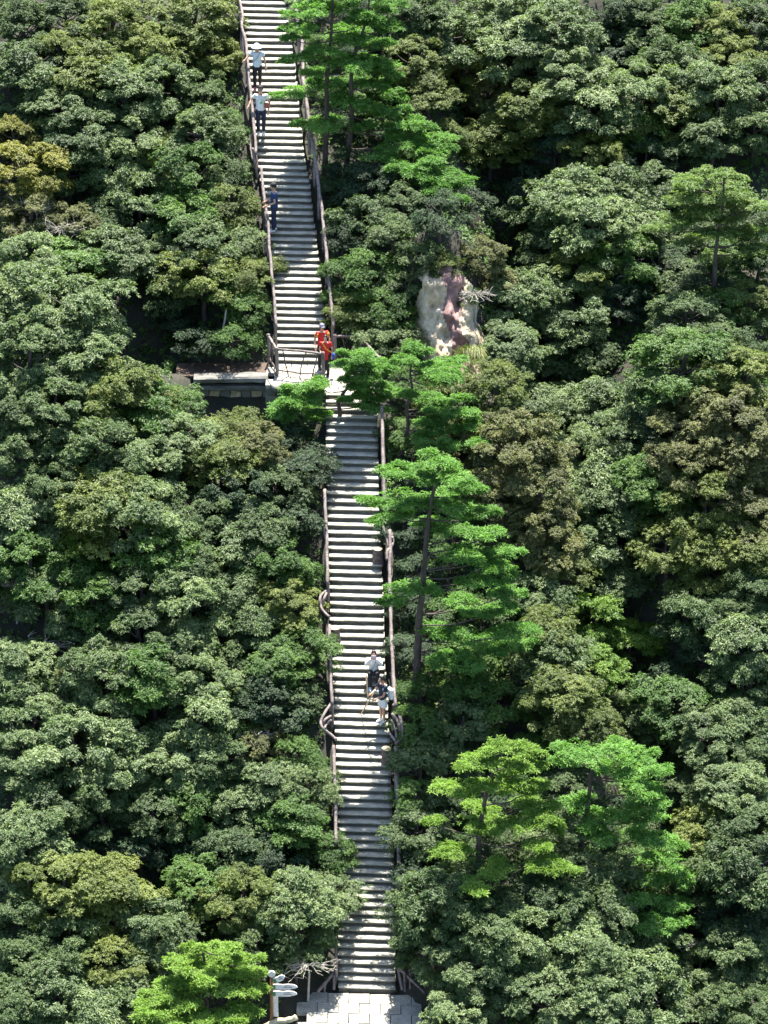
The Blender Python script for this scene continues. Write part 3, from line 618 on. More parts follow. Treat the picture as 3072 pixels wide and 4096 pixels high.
for k, txt in PADS.items():
    tr = TR[k]; bx, by = tr[0]
    ub = hit(bx, by) or 125; base = P(bx, by, ub)
    root = empty('fir_tree' if k == 'i' else 'pine_tree', base); tag(root, PL[k][0], 'pine tree' if k != 'i' else 'fir tree')
    tp = [P(x, yy, ub - .05 * i) - base for i, (x, yy) in enumerate(tr)]
    tp[0] = tp[0] + Vector((0, 0, -.4))
    bm = bmesh.new(); H = len(tp); sp_ = smoothpts(tp, 4, .01); r0 = {'c': .085, 'e': .14, 'd': .085}.get(k, .11)
    tube(bm, sp_, [r0 * (1 - .75 * i / len(sp_)) for i in range(len(sp_))], 9, .1); link('trunk', bmmesh('trunk', bm, BARK, True), root)
    pads = []
    for e in txt.split(';'):
        px, py, hw, hh = map(float, e.split())
        u = ub + random.uniform(-.9, .5); uh = hit(px, py)
        if uh: u = min(u, uh - 2.1)
        if k in 'c': u = min(ub + random.uniform(-.5, .3), (uh or 200) - .5)
        p = P(px, py, u); kk = scale_at(u, p.z)
        pads.append((tuple(p - base), hw / kk * 1.15, hh / kk * 1.25)); allpads.append((px, py, hw, hh))
        # the bough that carries the pad
        j = min(range(len(sp_)), key=lambda i: abs(sp_[i].z + .25 * abs((p - base).x - sp_[i].x) - (p - base).z) + .1 * abs(i)*0)
        a = sp_[j]; e_ = p - base - Vector((0, 0, .08)); m = a.lerp(e_, .5) + Vector((0, 0, -.12 + random.uniform(-.05, .08)))
        bm = bmesh.new(); bp_ = smoothpts([a, m, e_], 4, .02); tube(bm, bp_, [.028 * (1 - .6 * i / len(bp_)) for i in range(len(bp_))], 5, .15)
        link('bough', bmmesh('bough', bm, BARK, True), root)
    extra = []
    for (c, hw, hh) in pads:
        for _ in range(2):
            a = random.uniform(0, 6.28); f = random.uniform(.3, .62)
            extra.append(((c[0] + math.cos(a) * hw * .9, c[1] + math.sin(a) * hw * .7, c[2] + random.uniform(-.5, .7) * hh - .03), hw * f, hh * .75))
    pads += extra
    link('crown', needle_pads('crown', pads, PL[k][1], 190), root)

def pad_at(px, py, grow=1.0):
    return any(abs(px - x) < hw * grow and abs(py - yy) < hh * 1.6 * grow for (x, yy, hw, hh) in allpads)
KN = {'B': 'mid green', 'P': 'silvery green', 'G': 'fresh green', 'Y': 'yellowish olive', 'O': 'dry olive-brown', 'D': 'deep dark green', 'L': 'lime green', 'U': 'ochre yellow'}
BANDS = [(-400, 150, 'near the top edge'), (150, 360, 'level with the sun-hatted hiker'), (360, 640, 'level with the white-shirted hiker'), (640, 960, 'level with the navy-clad hiker'),
         (960, 1300, 'somewhat above the landing'), (1300, 1560, 'level with the landing'), (1560, 1900, 'just below the landing'), (1900, 2200, 'level with the tallest pine\'s head'),
         (2200, 2450, 'level with the uppermost stump'), (2450, 2720, 'level with the seated hiker'), (2720, 3000, 'level with the bare-legged hiker'), (3000, 3300, 'level with the lowest stump'),
         (3300, 3600, 'level with the overhanging bush'), (3600, 3860, 'level with the lowest dozen steps'), (3860, 4500, 'level with the stair foot')]
ORD = ['first', 'second', 'third', 'fourth', 'fifth', 'sixth', 'seventh', 'eighth', 'ninth', 'tenth', 'eleventh', 'twelfth']
reg = []
def dup(root):
    r = root.copy(); C.objects.link(r)
    for ch in root.children:
        c = ch.copy(); C.objects.link(c); c.parent = r
    return r
STY = {'B': ['std', 'std', 'fine', 'big'], 'P': ['std', 'std', 'big', 'fine'], 'G': ['std', 'fine', 'layer'], 'Y': ['fine', 'fine', 'std'], 'O': ['fine'], 'D': ['std', 'big', 'fine'], 'L': ['layer'], 'U': ['fine']}
for (px, py, r, kd) in trees:
    inp = pad_at(px, py, 1.0)
    if inp: r *= .85
    lift = .55 if inp else random.uniform(.9, 1.35)
    g = hit(px, py, lift * min(1.3, r / 125) * 1.05)
    if not g: continue
    p = P(px, py, g); kk = scale_at(g, p.z); R = r / kk
    gz = hgt(p.x, p.y)
    small = R < .95
    sty = 'small' if small and kd not in 'LO' else random.choice(STY[kd])
    s = R / 1.3 * 1.12
    root = empty('shrub' if small else 'broadleaf_tree', (p.x, p.y, gz), random.uniform(0, 6.28))
    cr = link('crown', random.choice(crowns[sty]), root, (0, 0, p.z - gz))
    cr.scale = (s, s * random.uniform(.9, 1.1), s * random.uniform(.9, 1.15))
    cr.material_slots[0].link = 'OBJECT'; cr.material_slots[0].material = LM[kd]
    tk = link('trunk', random.choice(trunks), root, (0, 0, (p.z - gz) - 1.25 * s)); tk.scale = (s, s, s)
    reg.append((root, px, py, kd, small))
groups = {}
for it in reg:
    root, px, py, kd, small = it
    b = next(i for i, q in enumerate(BANDS) if q[0] <= py < q[1])
    cx = np.interp(py, *(UPX if py < 1500 else LOX)); side = 'left' if px < cx else 'right'
    groups.setdefault((b, side, kd, small), []).append((abs(px - cx), root))
for (b, side, kd, small), l in groups.items():
    l.sort(key=lambda t: t[0])
    for i, (_, root) in enumerate(l):
        nm = 'shrub' if small else 'tree'
        pos = 'nearest the steps' if i == 0 else ORD[i] + ' from the steps'
        if len(l) == 1: lab = f"{KN[kd]} {nm}, {side} side, {BANDS[b][2]}"
        else: lab = f"{KN[kd]} {nm}, {side} side, {BANDS[b][2]}, {pos}"
        tag(root, lab, nm, 'broadleaf trees and shrubs of the hillside')

# low leafy cover over the forest floor, the banks beside the steps and the rock
def undergrowth():
    n = 38000; cs = []; ns = []
    while len(cs) < n:
        px = random.uniform(-250, 3320); py = random.uniform(-250, 4350)
        u0 = np.interp(py, [-250, 4350], [U0 + 49, U0 - 5]) + random.uniform(-3, 3)
        p = P(px, py, float(u0)); x, yy = p.x, p.y
        d = abs(x - float(sx(yy)))
        if d < 1.12 or (LFL - .2 < yy < LB + .3 and lx0 - 3.2 < x < lx1 + .2) or (yy < U0 + .3 and abs(x - float(sx(U0))) < 2.6): continue
        z = hgt(x, yy)
        if abs(yy - U0) > 0: cs.append((x, yy, z + random.uniform(.02, .42))); ns.append((random.gauss(0, .35), random.gauss(-.3, .35), 1))
    v, f, t, l = shoots(np.array(cs), np.array(ns), 7, .15, .058, .15, 0, np.clip(rng.normal(.4, .25, n), 0, 1))
    tag(link('undergrowth', npmesh('undergrowth', v, f, LM['G'], {'tint': t, 'lobe': l})), 'low leafy undergrowth covering the forest floor and stair banks', 'undergrowth', kind='stuff')
undergrowth()

# hanging grass tuft below the rock face
def grass_tuft(px, py, label, n=900, ln=.6, lean=.5):
    u = hit(px, py) - 1.2; p = P(px, py, u); V = []; F = []
    for i in range(n):
        b = Vector((random.gauss(0, .09), random.gauss(0, .06), random.gauss(0, .05))); a = random.uniform(-2.2, 2.2)
        d = Vector((math.sin(a) * .5 + lean * .3, -abs(math.cos(a)) * .5, random.uniform(.2, .9))).normalized(); L = ln * random.uniform(.5, 1.1); s = Vector((.006, .003, 0))
        m = b + d * L * .5; e = b + d * L * .85 + Vector((0, 0, -L * random.uniform(.5, 1.1)))
        k = len(V); V += [b - s, b + s, m + s, m - s, e]; F += [(k, k + 1, k + 2), (k, k + 2, k + 3), (k + 3, k + 2, k + 4)]
    ts = np.repeat(rng.uniform(0, 1, n), 3)
    o = link('grass_tuft', npmesh('grass_tuft', [tuple(v) for v in V], F, GRASSM, {'tint': ts, 'lobe': ts}), None, p); tag(o, label, 'grass tuft')
grass_tuft(1880, 1420, 'long yellow-green grass tuft hanging below the pink rock face', 1300, .75)

# bare twiggy shrubs
def bare(px, py, h, label, lift=1.3, n=26, up=.7):
    g = hit(px, py, lift); p = P(px, py, g); root = empty('bare_shrub', p); tag(root, label, 'bare shrub')
    bm = bmesh.new(); bm2 = bmesh.new()
    tube(bm, [(0, 0, -lift - .1), (.05, 0, -.3), (0, -.02, 0)], [.04, .03, .022], 6)
    for i in range(n):
        a = random.uniform(0, 6.28); d = Vector((math.cos(a), -abs(math.sin(a)) * .5, random.uniform(-.1, up))).normalized(); L = h * random.uniform(.5, 1)
        q = smoothpts([(0, 0, 0), d * L * .4 + Vector((0, 0, .06)), d * L + Vector((0, 0, random.uniform(-.1, .1)))], 3, .02); tube(bm2, q, [.012 * (1 - .1 * i_) for i_ in range(len(q))], 4)
        for k in range(3):
            b = q[random.randint(2, len(q) - 1)]; e = b + Vector((random.gauss(0, 1), random.gauss(0, .6), random.gauss(.3, .6))).normalized() * L * .35
            tube(bm2, [b, b.lerp(e, .5) + Vector((0, 0, .02)), e], [.008, .006, .004], 3)
    link('stem', bmmesh('stem', bm, PALETWIG), root); link('twigs', bmmesh('twigs', bm2, PALETWIG), root)
bare(200, 2600, 1.0, 'bare pale twiggy shrub far left, level with the seated hiker')
bare(140, 830, .9, 'bare twiggy brush below the ochre tree at the left edge')
bare(250, 930, .9, 'bare brown twigs beside olive shrubs, left, level with the navy-clad hiker')
bare(60, 2350, .8, 'thin bare twigs at the left edge, level with the uppermost stump')
bare(1010, 2960, .7, 'bare brown twig clump left of the stairs below the lower curled loop')
bare(2800, 3790, .9, 'bare whitish branches over the dark hollow at the lower right')
bare(2500, 1090, .8, 'bare thin branches in the dark hollow left of the pale fir')
bare(1230, 3860, .9, 'bare pale twigs above the signpost at the stair foot', up=.25)
bare(3040, 3390, .7, 'pale bare branch cluster at the right edge, level with the low bush')
bare(1900, 1180, .8, 'dry arching twigs beside the bare rock face', up=.3)

# leaning dead trunk left of the landing
bm = bmesh.new(); q = hit(890, 1330) - .6
tube(bm, smoothpts([P(885, 1345, q), P(898, 1290, q), P(905, 1240, q)], 3, .01), [.04, .04, .035, .035, .03, .03, .02], 6, .1)
tag(link('dead_trunk', bmmesh('dead_trunk', bm, PALETWIG)), 'slim dead leaning trunk above the rock ledge', 'dead tree')

# ------------------------------------------------------------------ signpost and kerb logs at the foot
WHITE = stone('white_paint', [(.3, (.74, .74, .72)), (.7, (.82, .82, .8))], 6, .05, .5)
POSTM = stone('varnished_wood', [(.3, (.26, .12, .05)), (.7, (.42, .21, .1))], 5, .3, .5, stretch=(1, 1, .2))
INK, _, b_ = newmat('sign_ink'); b_.inputs['Base Color'].default_value = (.03, .03, .03, 1); b_.inputs['Roughness'].default_value = .6
GRN, _, b_ = newmat('sign_green'); b_.inputs['Base Color'].default_value = (.05, .22, .08, 1)
us = U0 - 1.5
sp = P(1087, 4085, us); root = empty('signpost', sp); tag(root, 'wooden signpost with white arrow boards at the stair foot', 'signpost')
k_ = scale_at(us, sp.z) * math.cos(ang(3980))
def SPt(px, py): return Vector(((px - 1087) / scale_at(us, sp.z), 0, (4085 - py) / k_))
bm = bmesh.new(); tube(bm, [SPt(1087, 4130), SPt(1088, 4000), SPt(1090, 3905)], [.06, .055, .05], 12); link('post', bmmesh('post', bm, POSTM, True), root)
bm = bmesh.new(); tube(bm, [SPt(1090, 3900) + Vector((0, -.05, .03)), SPt(1090, 3900) + Vector((0, .01, .03))], .105, 20); link('round_board', bmmesh('round_board', bm, WHITE), root)
bm = bmesh.new(); box(bm, SPt(1103, 4020) + Vector((0, .03, 0)), (.16, .05, .85)); link('white_panel', bmmesh('white_panel', bm, WHITE), root)
for (x0, x1, yc, dy_, rz_) in ((1100, 1148, 3922, 26, .5), (1096, 1192, 3945, 22, 0), (1096, 1190, 3972, 22, 0)):
    a = SPt(x0, yc); b = SPt(x1, yc); L = (b - a).length; hgt_ = .19
    bm = bmesh.new(); out = [(0, -.5), (.62, -.5), (.8, -.42), (1, -.1), (.97, .15), (.85, .42), (.6, .5), (.4, .42), (.2, .5), (0, .48)]
    fr_ = [bm.verts.new((u_ * L, -.065, v_ * hgt_)) for u_, v_ in out]; bk = [bm.verts.new(v.co + Vector((0, .03, 0))) for v in fr_]
    bm.faces.new(fr_); bm.faces.new(bk[::-1])
    for i in range(len(out)): bm.faces.new((fr_[i], fr_[(i + 1) % len(out)], bk[(i + 1) % len(out)], bk[i]))
    o = link('arrow_board', bmmesh('arrow_board', bm, WHITE), root, a); o.rotation_euler = (0, -rz_, 0)
    bm = bmesh.new()
    for j, (u0_, u1_) in enumerate(((.45, .72), (.42, .78), (.74, .85))): box(bm, ((u0_ + u1_) / 2 * L, -.068, (.2 - .28 * j) * hgt_), ((u1_ - u0_) * L, .006, .012))
    link('lettering', bmmesh('lettering', bm, INK), o)
    bm = bmesh.new(); box(bm, (.02, -.07, 0), (.09, .008, hgt_ * .7)); link('green_band', bmmesh('green_band', bm, GRN), o)
def logrun(name, pts, r, label, mat):
    bm = bmesh.new(); pp = smoothpts(pts, 5, .008); tube(bm, pp, [r * (1 + .18 * noise.noise(Vector((i * .5, r, 1)))) for i in range(len(pp))], 10, .06)
    tag(link(name, bmmesh(name, bm, mat, True)), label, 'log rail')
CREAM = stone('cream_wood', [(.3, (.45, .38, .24)), (.7, (.68, .6, .42))], 4, .4)
logrun('log_rail', [P(1040, 4120, U0 - 1.6), P(1100, 4086, U0 - 1.6), P(1150, 4082, U0 - 1.6), P(1185, 4068, U0 - 1.6)], .09, 'cream log rail at the bottom edge in front of the signpost', CREAM)
logrun('log_rail', [P(1650, 4110, U0 - 1.2), P(1658, 4076, U0 - 1.2), P(1690, 4086, U0 - 1.3), P(1730, 4112, U0 - 1.5)], .07, 'pale log rail end at the bottom edge right of the paving', CREAM)
bm = bmesh.new(); pp = smoothpts([P(1018, 4000, U0 - .5), P(1026, 4040, U0 - .5), P(1046, 4110, U0 - .5)], 4, .01); tube(bm, pp, .09, 9, .1)
tag(link('bark_post', bmmesh('bark_post', bm, BARK, True)), 'dark leaning bark-covered post left of the signpost', 'post')

# ------------------------------------------------------------------ people
def cmat(name, c, r=.8):
    m, t, b = newmat(name)
    n = t.nodes.new('ShaderNodeTexNoise'); n.inputs['Scale'].default_value = 9; rp = ramp(t, [(.3, tuple(v * .8 for v in c)), (.7, tuple(min(1, v * 1.05) for v in c))])
    t.links.new(n.outputs['Fac'], rp.inputs[0]); t.links.new(rp.outputs[0], b.inputs['Base Color']); b.inputs['Roughness'].default_value = r
    return m
SKIN = cmat('skin', (.52, .3, .2), .5); BLACK = cmat('black_cloth', (.014, .014, .018)); NAVY = cmat('navy_cloth', (.012, .035, .12)); NAVYD = cmat('dark_navy_cloth', (.016, .022, .06))
WCL = cmat('white_cloth', (.78, .79, .8)); LBL = cmat('pale_blue_cloth', (.6, .69, .76)); RED = cmat('red_cloth', (.55, .02, .02)); ORY = cmat('orange_cloth', (.75, .3, .04))
HAIR = cmat('black_hair', (.012, .01, .01), .4); PINK = cmat('pink_shoe', (.6, .2, .25)); GREENP = cmat('green_print', (.05, .4, .12)); BLUE = cmat('blue_bag', (.03, .1, .45))
CANE = cmat('cane_wood', (.12, .08, .06)); BAMB = cmat('bamboo_pole', (.62, .45, .28)); REDB = cmat('reddish_leather', (.35, .12, .09)); JEAN = cmat('faded_denim_shoes', (.35, .45, .55)); CRM = cmat('cream_canvas', (.62, .56, .42))
def ell(bm, stack, n=12):
    """stack: [(center, rx, ry)] horizontal ellipses"""
    rings = [[bm.verts.new((c[0] + rx * math.cos(2 * math.pi * k / n), c[1] + ry * math.sin(2 * math.pi * k / n), c[2])) for k in range(n)] for c, rx, ry in stack]
    for a, b in zip(rings, rings[1:]):
        for k in range(n): bm.faces.new((a[k], a[(k + 1) % n], b[(k + 1) % n], b[k]))
    bm.faces.new(rings[0][::-1]); bm.faces.new(rings[-1])
def fuse(name, bm, mat, parent, vox=.014, rough=True):
    me = bmmesh(name, bm, mat); o = bpy.data.objects.new(name, me); C.objects.link(o)
    md = o.modifiers.new('r', 'REMESH'); md.mode = 'VOXEL'; md.voxel_size = vox; md.use_smooth_shade = True
    s = o.modifiers.new('s', 'SMOOTH'); s.factor = .5; s.iterations = 2
    dg = bpy.context.evaluated_depsgraph_get(); m2 = bpy.data.meshes.new_from_object(o.evaluated_get(dg)); m2.name = name
    if not m2.materials: m2.materials.append(mat)
    bpy.data.objects.remove(o); r = link(name, m2, parent); return r
def lerp(a, b, t): return Vector(a).lerp(Vector(b), t)
def person(label, loc, rz, J, shirt, pants, shoe, hair=HAIR, sleeve=.5, pant_end=1.0, skirt=False, H=1.7, hat=None, group='hikers on the mountain stairs'):
    """J: joints sh(oulders)/el/wr/hp/kn/an for l (-x) and r (+x); head tilt dict; forward is -y"""
    root = empty('person', loc, rz); root.scale = (H / 1.7,) * 3; tag(root, label, 'person', group)
    pel = Vector(J.get('pel', (0, 0, .93))); ch = Vector(J.get('ch', (0, 0, 1.3))); nk = Vector(J.get('nk', (0, 0, 1.46))); hd = Vector(J.get('hd', (0, -.02, 1.6)))
    wst = lerp(pel, ch, .5)
    S = {s: Vector(J.get('sh' + s, ch + Vector((sx_ * .175, 0, .1)))) for s, sx_ in (('l', -1), ('r', 1))}
    Hh = {s: pel + Vector((sx_ * .085, 0, -.03)) for s, sx_ in (('l', -1), ('r', 1))}
    bm = bmesh.new()
    ell(bm, [(pel + Vector((0, 0, -.08)), .13, .1), (pel, .155, .11), (wst, .13, .095), (ch, .16, .105), (ch + Vector((0, 0, .1)), .15, .09), (lerp(ch, nk, .9), .06, .06)])
    tube(bm, [lerp(ch, nk, .6), nk, lerp(nk, hd, .6)], [.062, .055, .055], 10)
    fw = Vector(J.get('face', (0, -1, 0))).normalized(); fa = math.atan2(fw.x, -fw.y)
    R_ = Matrix.Rotation(fa, 3, 'Z')
    hb = bmesh.new(); bmesh.ops.create_uvsphere(hb, u_segments=14, v_segments=10, radius=1)
    for v in hb.verts:
        q = Vector((v.co.x * .077, v.co.y * .095, v.co.z * .112)); 
        if q.z < -.03: q.x *= .82; q.y -= .012
        v.co = hd + R_ @ q
    me_ = bpy.data.meshes.new('t'); hb.to_mesh(me_); hb.free(); bm.from_mesh(me_); bpy.data.meshes.remove(me_)
    tube(bm, [hd + R_ @ Vector((0, -.088, .02)), hd + R_ @ Vector((0, -.115, -.018)), hd + R_ @ Vector((0, -.09, -.03))], [.01, .017, .012], 6)   # nose
    tube(bm, [hd + R_ @ Vector((-.025, -.088, -.058)), hd + R_ @ Vector((0, -.097, -.058)), hd + R_ @ Vector((.025, -.088, -.058))], [.008, .011, .008], 6)   # lips
    for sx_ in (-1, 1): tube(bm, [hd + R_ @ Vector((sx_ * .076, 0, .02)), hd + R_ @ Vector((sx_ * .087, .01, -.025))], [.018, .012], 6)   # ears
    for s in 'lr':
        sh, el, wr = S[s], Vector(J['el' + s]), Vector(J['wr' + s]); tube(bm, [sh, lerp(sh, el, .5), el, lerp(el, wr, .5), wr], [.052, .045, .038, .034, .024], 9)
        d = (wr - el).normalized(); d = Vector(J.get('hand' + s, d)).normalized(); sd_ = d.cross(Vector((0, 1, .2))).normalized()
        tube(bm, [wr, wr + d * .045, wr + d * .085], [.024, .033, .03], 8)
        for q in range(4):
            o_ = sd_ * (q - 1.5) * .019; l_ = [.06, .072, .068, .052][q]; b_0 = wr + d * .08 + o_
            tube(bm, [b_0, b_0 + d * l_ * .55, b_0 + (d * .85 + Vector((0, -.25, -.35))) * l_], [.0105, .0095, .008], 6)
        tube(bm, [wr + d * .025 + sd_ * .025, wr + d * .055 + sd_ * .055, wr + d * .085 + sd_ * .06], [.013, .011, .009], 6)
        hp, kn, an = Hh[s], Vector(J['kn' + s]), Vector(J['an' + s]); tube(bm, [hp, lerp(hp, kn, .5), kn, lerp(kn, an, .35), an], [.085, .072, .055, .052, .036], 10)
        ft = Vector(J.get('toe' + s, (0, -1, -.15))).normalized(); tube(bm, [an + Vector((0, .03, -.03)), an + ft * .08 + Vector((0, 0, -.035)), an + ft * .16 + Vector((0, 0, -.035))], [.04, .038, .028], 8)
    fuse('body', bm, SKIN, root, .011)
    # eyes
    bm = bmesh.new()
    for sx_ in (-1, 1):
        c_ = hd + R_ @ Vector((sx_ * .03, -.087, .008)); tube(bm, [c_, c_ + R_ @ Vector((0, -.007, 0))], [.011, .008], 8)
    link('eyes', bmmesh('eyes', bm, BLACK), root)
    # shirt
    bm = bmesh.new(); hem = J.get('hem', -.02)
    ell(bm, [(pel + Vector((0, 0, hem - .04)), .165, .13), (pel + Vector((0, 0, .05)), .17, .13), (wst, .155, .12), (ch, .18, .128), (ch + Vector((0, 0, .1)), .165, .105), (lerp(ch, nk, .75), .085, .075)])
    for s in 'lr':
        sh, el, wr = S[s], Vector(J['el' + s]), Vector(J['wr' + s])
        if sleeve <= 1: e = lerp(sh, el, sleeve * 1.1); tube(bm, [lerp(sh, ch, .3), sh, e], [.07, .07, .066], 10)
        else: tube(bm, [lerp(sh, ch, .3), sh, el, lerp(el, wr, .9)], [.07, .07, .064, .046], 10)
    fuse('shirt', bm, shirt, root, .014)
    # lower garment
    bm = bmesh.new(); ell(bm, [(pel + Vector((0, 0, -.1)), .155, .125), (pel + Vector((0, 0, .04)), .16, .122), (pel + Vector((0, 0, .1)), .145, .11)])
    for s in 'lr':
        hp, kn, an = Hh[s], Vector(J['kn' + s]), Vector(J['an' + s])
        if pant_end < 1: e = lerp(hp, kn, pant_end); tube(bm, [hp, lerp(hp, e, .5), e], [.1, .105, .11 if skirt else .095], 10)
        else: tube(bm, [hp, lerp(hp, kn, .5), kn, lerp(kn, an, .5), lerp(kn, an, .95)], [.1, .09, .073, .068, .06], 10)
    fuse('shorts' if pant_end < 1 else 'trousers', bm, pants, root, .014)
    for s in 'lr':
        an = Vector(J['an' + s]); ft = Vector(J.get('toe' + s, (0, -1, -.1))).normalized()
        bm = bmesh.new(); tube(bm, [an + Vector((0, 0, .0)) - ft * .05, an + ft * .02 + Vector((0, 0, -.02)), an + ft * .1 + Vector((0, 0, -.035)), an + ft * .19 + Vector((0, 0, -.04))], [.052, .056, .052, .036], 10)
        tube(bm, [an + Vector((0, 0, .05)), an + Vector((0, 0, -.03))], [.046, .05], 10)
        fuse('shoe', bm, shoe, root, .014)
    # hair cap
    bm = bmesh.new(); bmesh.ops.create_uvsphere(bm, u_segments=14, v_segments=10, radius=1)
    for v in bm.verts: v.co = hd + R_ @ Vector((v.co.x * .088, v.co.y * .1 + .018, max(v.co.z, -.35) * .118 + .018))
    link('hair', bmmesh('hair', bm, hair, True), root)
    if hat == 'brim':
        bm = bmesh.new(); ell(bm, [(hd + Vector((0, 0, .02)), .21, .21), (hd + Vector((0, 0, .045)), .19, .19), (hd + Vector((0, 0, .06)), .105, .115), (hd + Vector((0, 0, .13)), .098, .105), (hd + Vector((0, 0, .165)), .06, .065)], 18); link('sun_hat', bmmesh('sun_hat', bm, WCL, True), root)
    if hat in ('cap', 'greycap'):
        bm = bmesh.new(); ell(bm, [(hd + Vector((0, .005, .045)), .096, .108), (hd + Vector((0, .008, .1)), .09, .1), (hd + Vector((0, .01, .14)), .055, .06)], 16)
        bv = [hd + R_ @ Vector(c_) for c_ in ((-.07, -.08, .055), (-.05, -.17, .045), (.05, -.17, .045), (.07, -.08, .055))]
        a_ = [bm.verts.new(v) for v in bv]; c_ = [bm.verts.new(v + Vector((0, 0, .012))) for v in bv]; bm.faces.new(a_); bm.faces.new(c_[::-1])
        for i in range(4): bm.faces.new((a_[i], a_[(i + 1) % 4], c_[(i + 1) % 4], c_[i]))
        link('cap', bmmesh('cap', bm, BLACK if hat == 'cap' else cmat('grey_cap', (.18, .18, .26)), True), root)
    return root
def stand(px, py):                       # a point on the tread whose lip is seen near (px, py)
    s = min(steps, key=lambda s: abs(s['py'] - 7 - py)); u = s['f'] + .13
    return Vector((P(px, py, u).x, u, s['z'])), s
def at(px, py, ref): return P(px, py, ref.y) - ref
LEGS = dict(knl=(-.1, -.03, .5), anl=(-.1, 0, .09), knr=(.1, -.03, .5), anr=(.1, 0, .09))
rs = upp[5]['z'] - upp[4]['z']
# 1 woman in the sun hat
b1, s1 = stand(1030, 345)
r1 = person('hiker in a white sun hat and pale shirt descending, hand on the left rail', b1, 0, dict(ell=(-.33, -.04, 1.24), wrl=(-.43, -.14, 1.16), elr=(.27, .02, 1.13), wrr=(.3, -.06, .88),
    knl=(-.09, -.08, .5), anl=(-.09, -.02, .09), knr=(.1, -.12, .66), anr=(.09, .1, .09 + rs), hd=(0, -.05, 1.58)), LBL, BLACK, PINK, hat='brim')
def strap(parent, a, m, b, mat, r=.012, name='strap'):
    bm = bmesh.new(); tube(bm, smoothpts([a, m, b], 5), r, 6); return link(name, bmmesh(name, bm, mat, True), parent)
strap(r1, (.12, -.06, 1.42), (.02, -.14, 1.25), (-.17, -.06, 1.05), cmat('grey_strap', (.25, .26, .28)))
# 2 man in white shirt
b2, s2 = stand(1045, 538)
r2 = person('hiker in a white shirt with green print and dark trousers, hand on the left rail', b2, 0, dict(ell=(-.32, .02, 1.22), wrl=(-.4, -.16, 1.08), elr=(.3, .05, 1.12), wrr=(.26, -.05, .86), knl=(-.1, -.05, .5), anl=(-.09, -.02, .09), knr=(.1, -.05, .52), anr=(.08, 0, .09)), WCL, NAVYD, WCL, H=1.78, hat='cap')
bm = bmesh.new(); tube(bm, [(.02, -.128, 1.17), (.02, -.14, 1.17)], .035, 14); link('green_print', bmmesh('green_print', bm, GREENP), r2)
bm = bmesh.new(); tube(bm, [(.06, -.133, 1.26), (.06, -.142, 1.26)], .016, 10); link('green_print', bmmesh('green_print', bm, GREENP), r2)
bm = bmesh.new(); box(bm, (.2, -.1, 1.06), (.17, .06, .2), .006); bmesh.ops.bevel(bm, geom=bm.edges[:], offset=.015, segments=2, affect='EDGES'); link('reddish_pouch', bmmesh('reddish_pouch', bm, REDB), r2)
# 3 man in navy, facing left
b3, s3 = stand(1098, 925)
r3 = person('hiker in navy shirt and black cap standing sideways with a knobbly cane', b3, -math.pi / 2, dict(ell=(-.24, -.02, 1.14), wrl=(-.12, -.3, 1.02), elr=(.25, .03, 1.12), wrr=(.2, -.24, 1.0), knl=(-.09, -.02, .5), anl=(-.09, .02, .09), knr=(.09, -.03, .5), anr=(.09, -.03, .09), face=(0, -1, 0)), NAVY, NAVYD, WCL, H=1.78, hat='cap')
bm = bmesh.new(); tube(bm, [(-.15, -.12, 1.2), (-.15, -.133, 1.2)], .035, 12); link('green_print', bmmesh('green_print', bm, GREENP), r3)
cx = b3 + Vector((-.36, -.02, 0)); o = empty('walking_cane', cx); tag(o, 'knobbly dark cane held by the navy-clad hiker', 'cane')
bm = bmesh.new(); tube(bm, smoothpts([(.02, 0, 1.06), (0, 0, .7), (-.01, 0, .35), (-.03, .02, 0)], 5, .008), .02, 7, .3); link('shaft', bmmesh('shaft', bm, CANE, True), o)
bm = bmesh.new(); tube(bm, [(.05, 0, 1.06), (-.03, 0, 1.08)], [.02, .026], 8); link('handle', bmmesh('handle', bm, CANE, True), o)
# 4 the pair in red on the landing
b4 = G(1303, 1500)
r4 = person('shorter person in a long red top with a blue bag behind the front fence post', b4, rad(-10), dict(ell=(-.22, -.1, 1.12), wrl=(-.12, -.28, 1.05), elr=(.26, .03, 1.12), wrr=(.26, -.06, .88), hem=-.2, **LEGS), RED, BLACK, BLACK, H=1.45, group='pair in red on the landing')
bm = bmesh.new(); box(bm, (.3, -.02, .86), (.14, .14, .24), .01); bmesh.ops.bevel(bm, geom=bm.edges[:], offset=.03, segments=2, affect='EDGES'); link('blue_bag', bmmesh('blue_bag', bm, BLUE), r4)
strap(r4, (-.12, -.07, 1.42), (.05, -.14, 1.2), (.26, -.04, 1.0), ORY, .03, 'orange_sash')
b5 = G(1289, 1474)
r5 = person('taller person in orange-red with a grey cap at the foot of the upper flight', b5, rad(15), dict(ell=(-.28, -.05, 1.16), wrl=(-.3, -.22, .98), elr=(.27, 0, 1.14), wrr=(.2, -.2, 1.0), **LEGS), RED, BLACK, BLACK, H=1.62, hat='greycap', group='pair in red on the landing', sleeve=.4)
for q in ((-.17, 0, 1.38), (.17, 0, 1.38)):
    bm = bmesh.new(); tube(bm, [Vector(q), Vector(q) + Vector((q[0] * .35, -.02, -.12))], [.074, .072], 10); link('yellow_sleeve', bmmesh('yellow_sleeve', bm, ORY, True), r5)
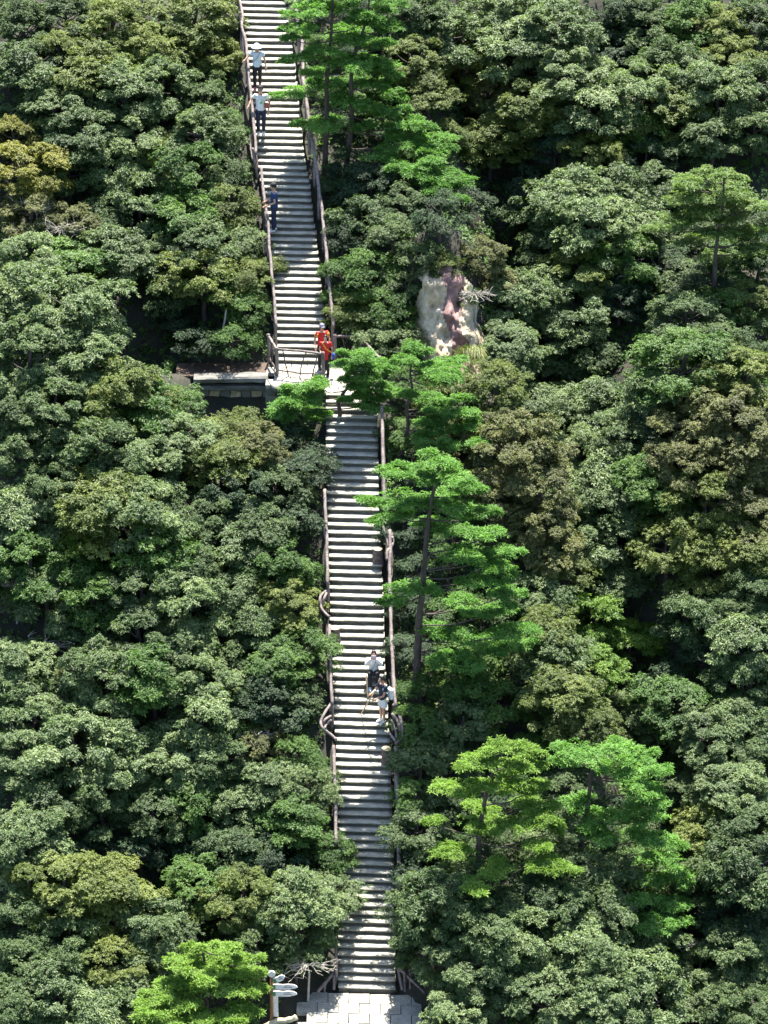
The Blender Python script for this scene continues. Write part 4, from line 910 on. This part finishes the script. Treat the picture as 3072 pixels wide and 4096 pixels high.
# 6 seated hiker in white
s6 = min(steps, key=lambda s: abs(s['py'] - 2695)); b6 = Vector((P(1495, 2695, s6['f']).x, s6['f'] + .12, s6['z']))
d2 = low[low.index(s6) - 2]; dz2 = d2['z'] - s6['z']; dy2 = d2['f'] - s6['f']
r6 = person('hiker in white hoodie and black bottoms seated on the steps, hands at the face', b6, 0, dict(pel=(0, 0, .14), ch=(0, -.05, .5), nk=(0, -.08, .65), hd=(0, -.1, .8), ell=(-.24, -.25, .5), wrl=(-.07, -.27, .72), elr=(.24, -.25, .5), wrr=(.07, -.27, .72), handl=(.2, -.1, 1), handr=(-.2, -.1, 1),
    knl=(-.13, -.36, .2), anl=(-.12, dy2 - .0, dz2 + .09), knr=(.13, -.36, .2), anr=(.12, dy2 - .0, dz2 + .09)), WCL, BLACK, JEAN, sleeve=2, H=1.68)
bm = bmesh.new(); box(bm, (0, -.3, .81), (.15, .012, .075)); link('phone', bmmesh('phone', bm, cmat('pale_phone', (.6, .58, .68))), r6)
strap(r6, (.08, -.17, .62), (0, -.2, .4), (-.08, -.14, .25), cmat('grey_cord', (.3, .3, .32)), .008)
# 7 standing woman
b7, s7 = stand(1532, 2885)
r7 = person('hiker in dark top, white shorts and white tote standing sideways, bare legs', b7, rad(-55), dict(ell=(-.2, -.16, 1.16), wrl=(-.12, -.4, 1.12), elr=(.2, -.12, 1.1), wrr=(.1, -.32, 1.02), hd=(0, -.06, 1.6), knl=(-.1, -.02, .5), anl=(-.1, 0, .09), knr=(.1, -.04, .5), anr=(.11, -.02, .09)), cmat('ink_blue_cloth', (.012, .022, .04)), WCL, WCL, pant_end=.7, skirt=True, H=1.66)
bm = bmesh.new(); box(bm, (.16, .18, 1.08), (.26, .12, .42), .012); bmesh.ops.bevel(bm, geom=bm.edges[:], offset=.04, segments=2, affect='EDGES'); link('white_backpack', bmmesh('white_backpack', bm, WCL), r7)
bm = bmesh.new(); box(bm, (.22, .0, .93), (.1, .16, .14), .01); bmesh.ops.bevel(bm, geom=bm.edges[:], offset=.03, segments=2, affect='EDGES'); link('cream_pouch', bmmesh('cream_pouch', bm, CRM), r7)
strap(r7, (.12, .07, 1.42), (.14, -.1, 1.3), (.15, .08, 1.1), WCL, .02)
def pole(label, a, b):
    o = empty('walking_pole', b); tag(o, label, 'walking pole'); d = a - b
    bm = bmesh.new(); tube(bm, [d * 0, d * .5, d], [.018, .02, .022], 8, .08); link('shaft', bmmesh('shaft', bm, BAMB, True), o)
    bm = bmesh.new(); tube(bm, [d * .98, d * 1.03], [.028, .028], 8); link('grip', bmmesh('grip', bm, BAMB, True), o)
u7 = b7.y
q, _ = stand(1442, 2845); pole('tan pole held slanting by the bare-legged hiker', P(1500, 2765, u7 - .3), q)
q, _ = stand(1472, 2800); pole('tan pole standing upright beside the seated hiker', P(1465, 2705, q.y - .02), q)
print('done')
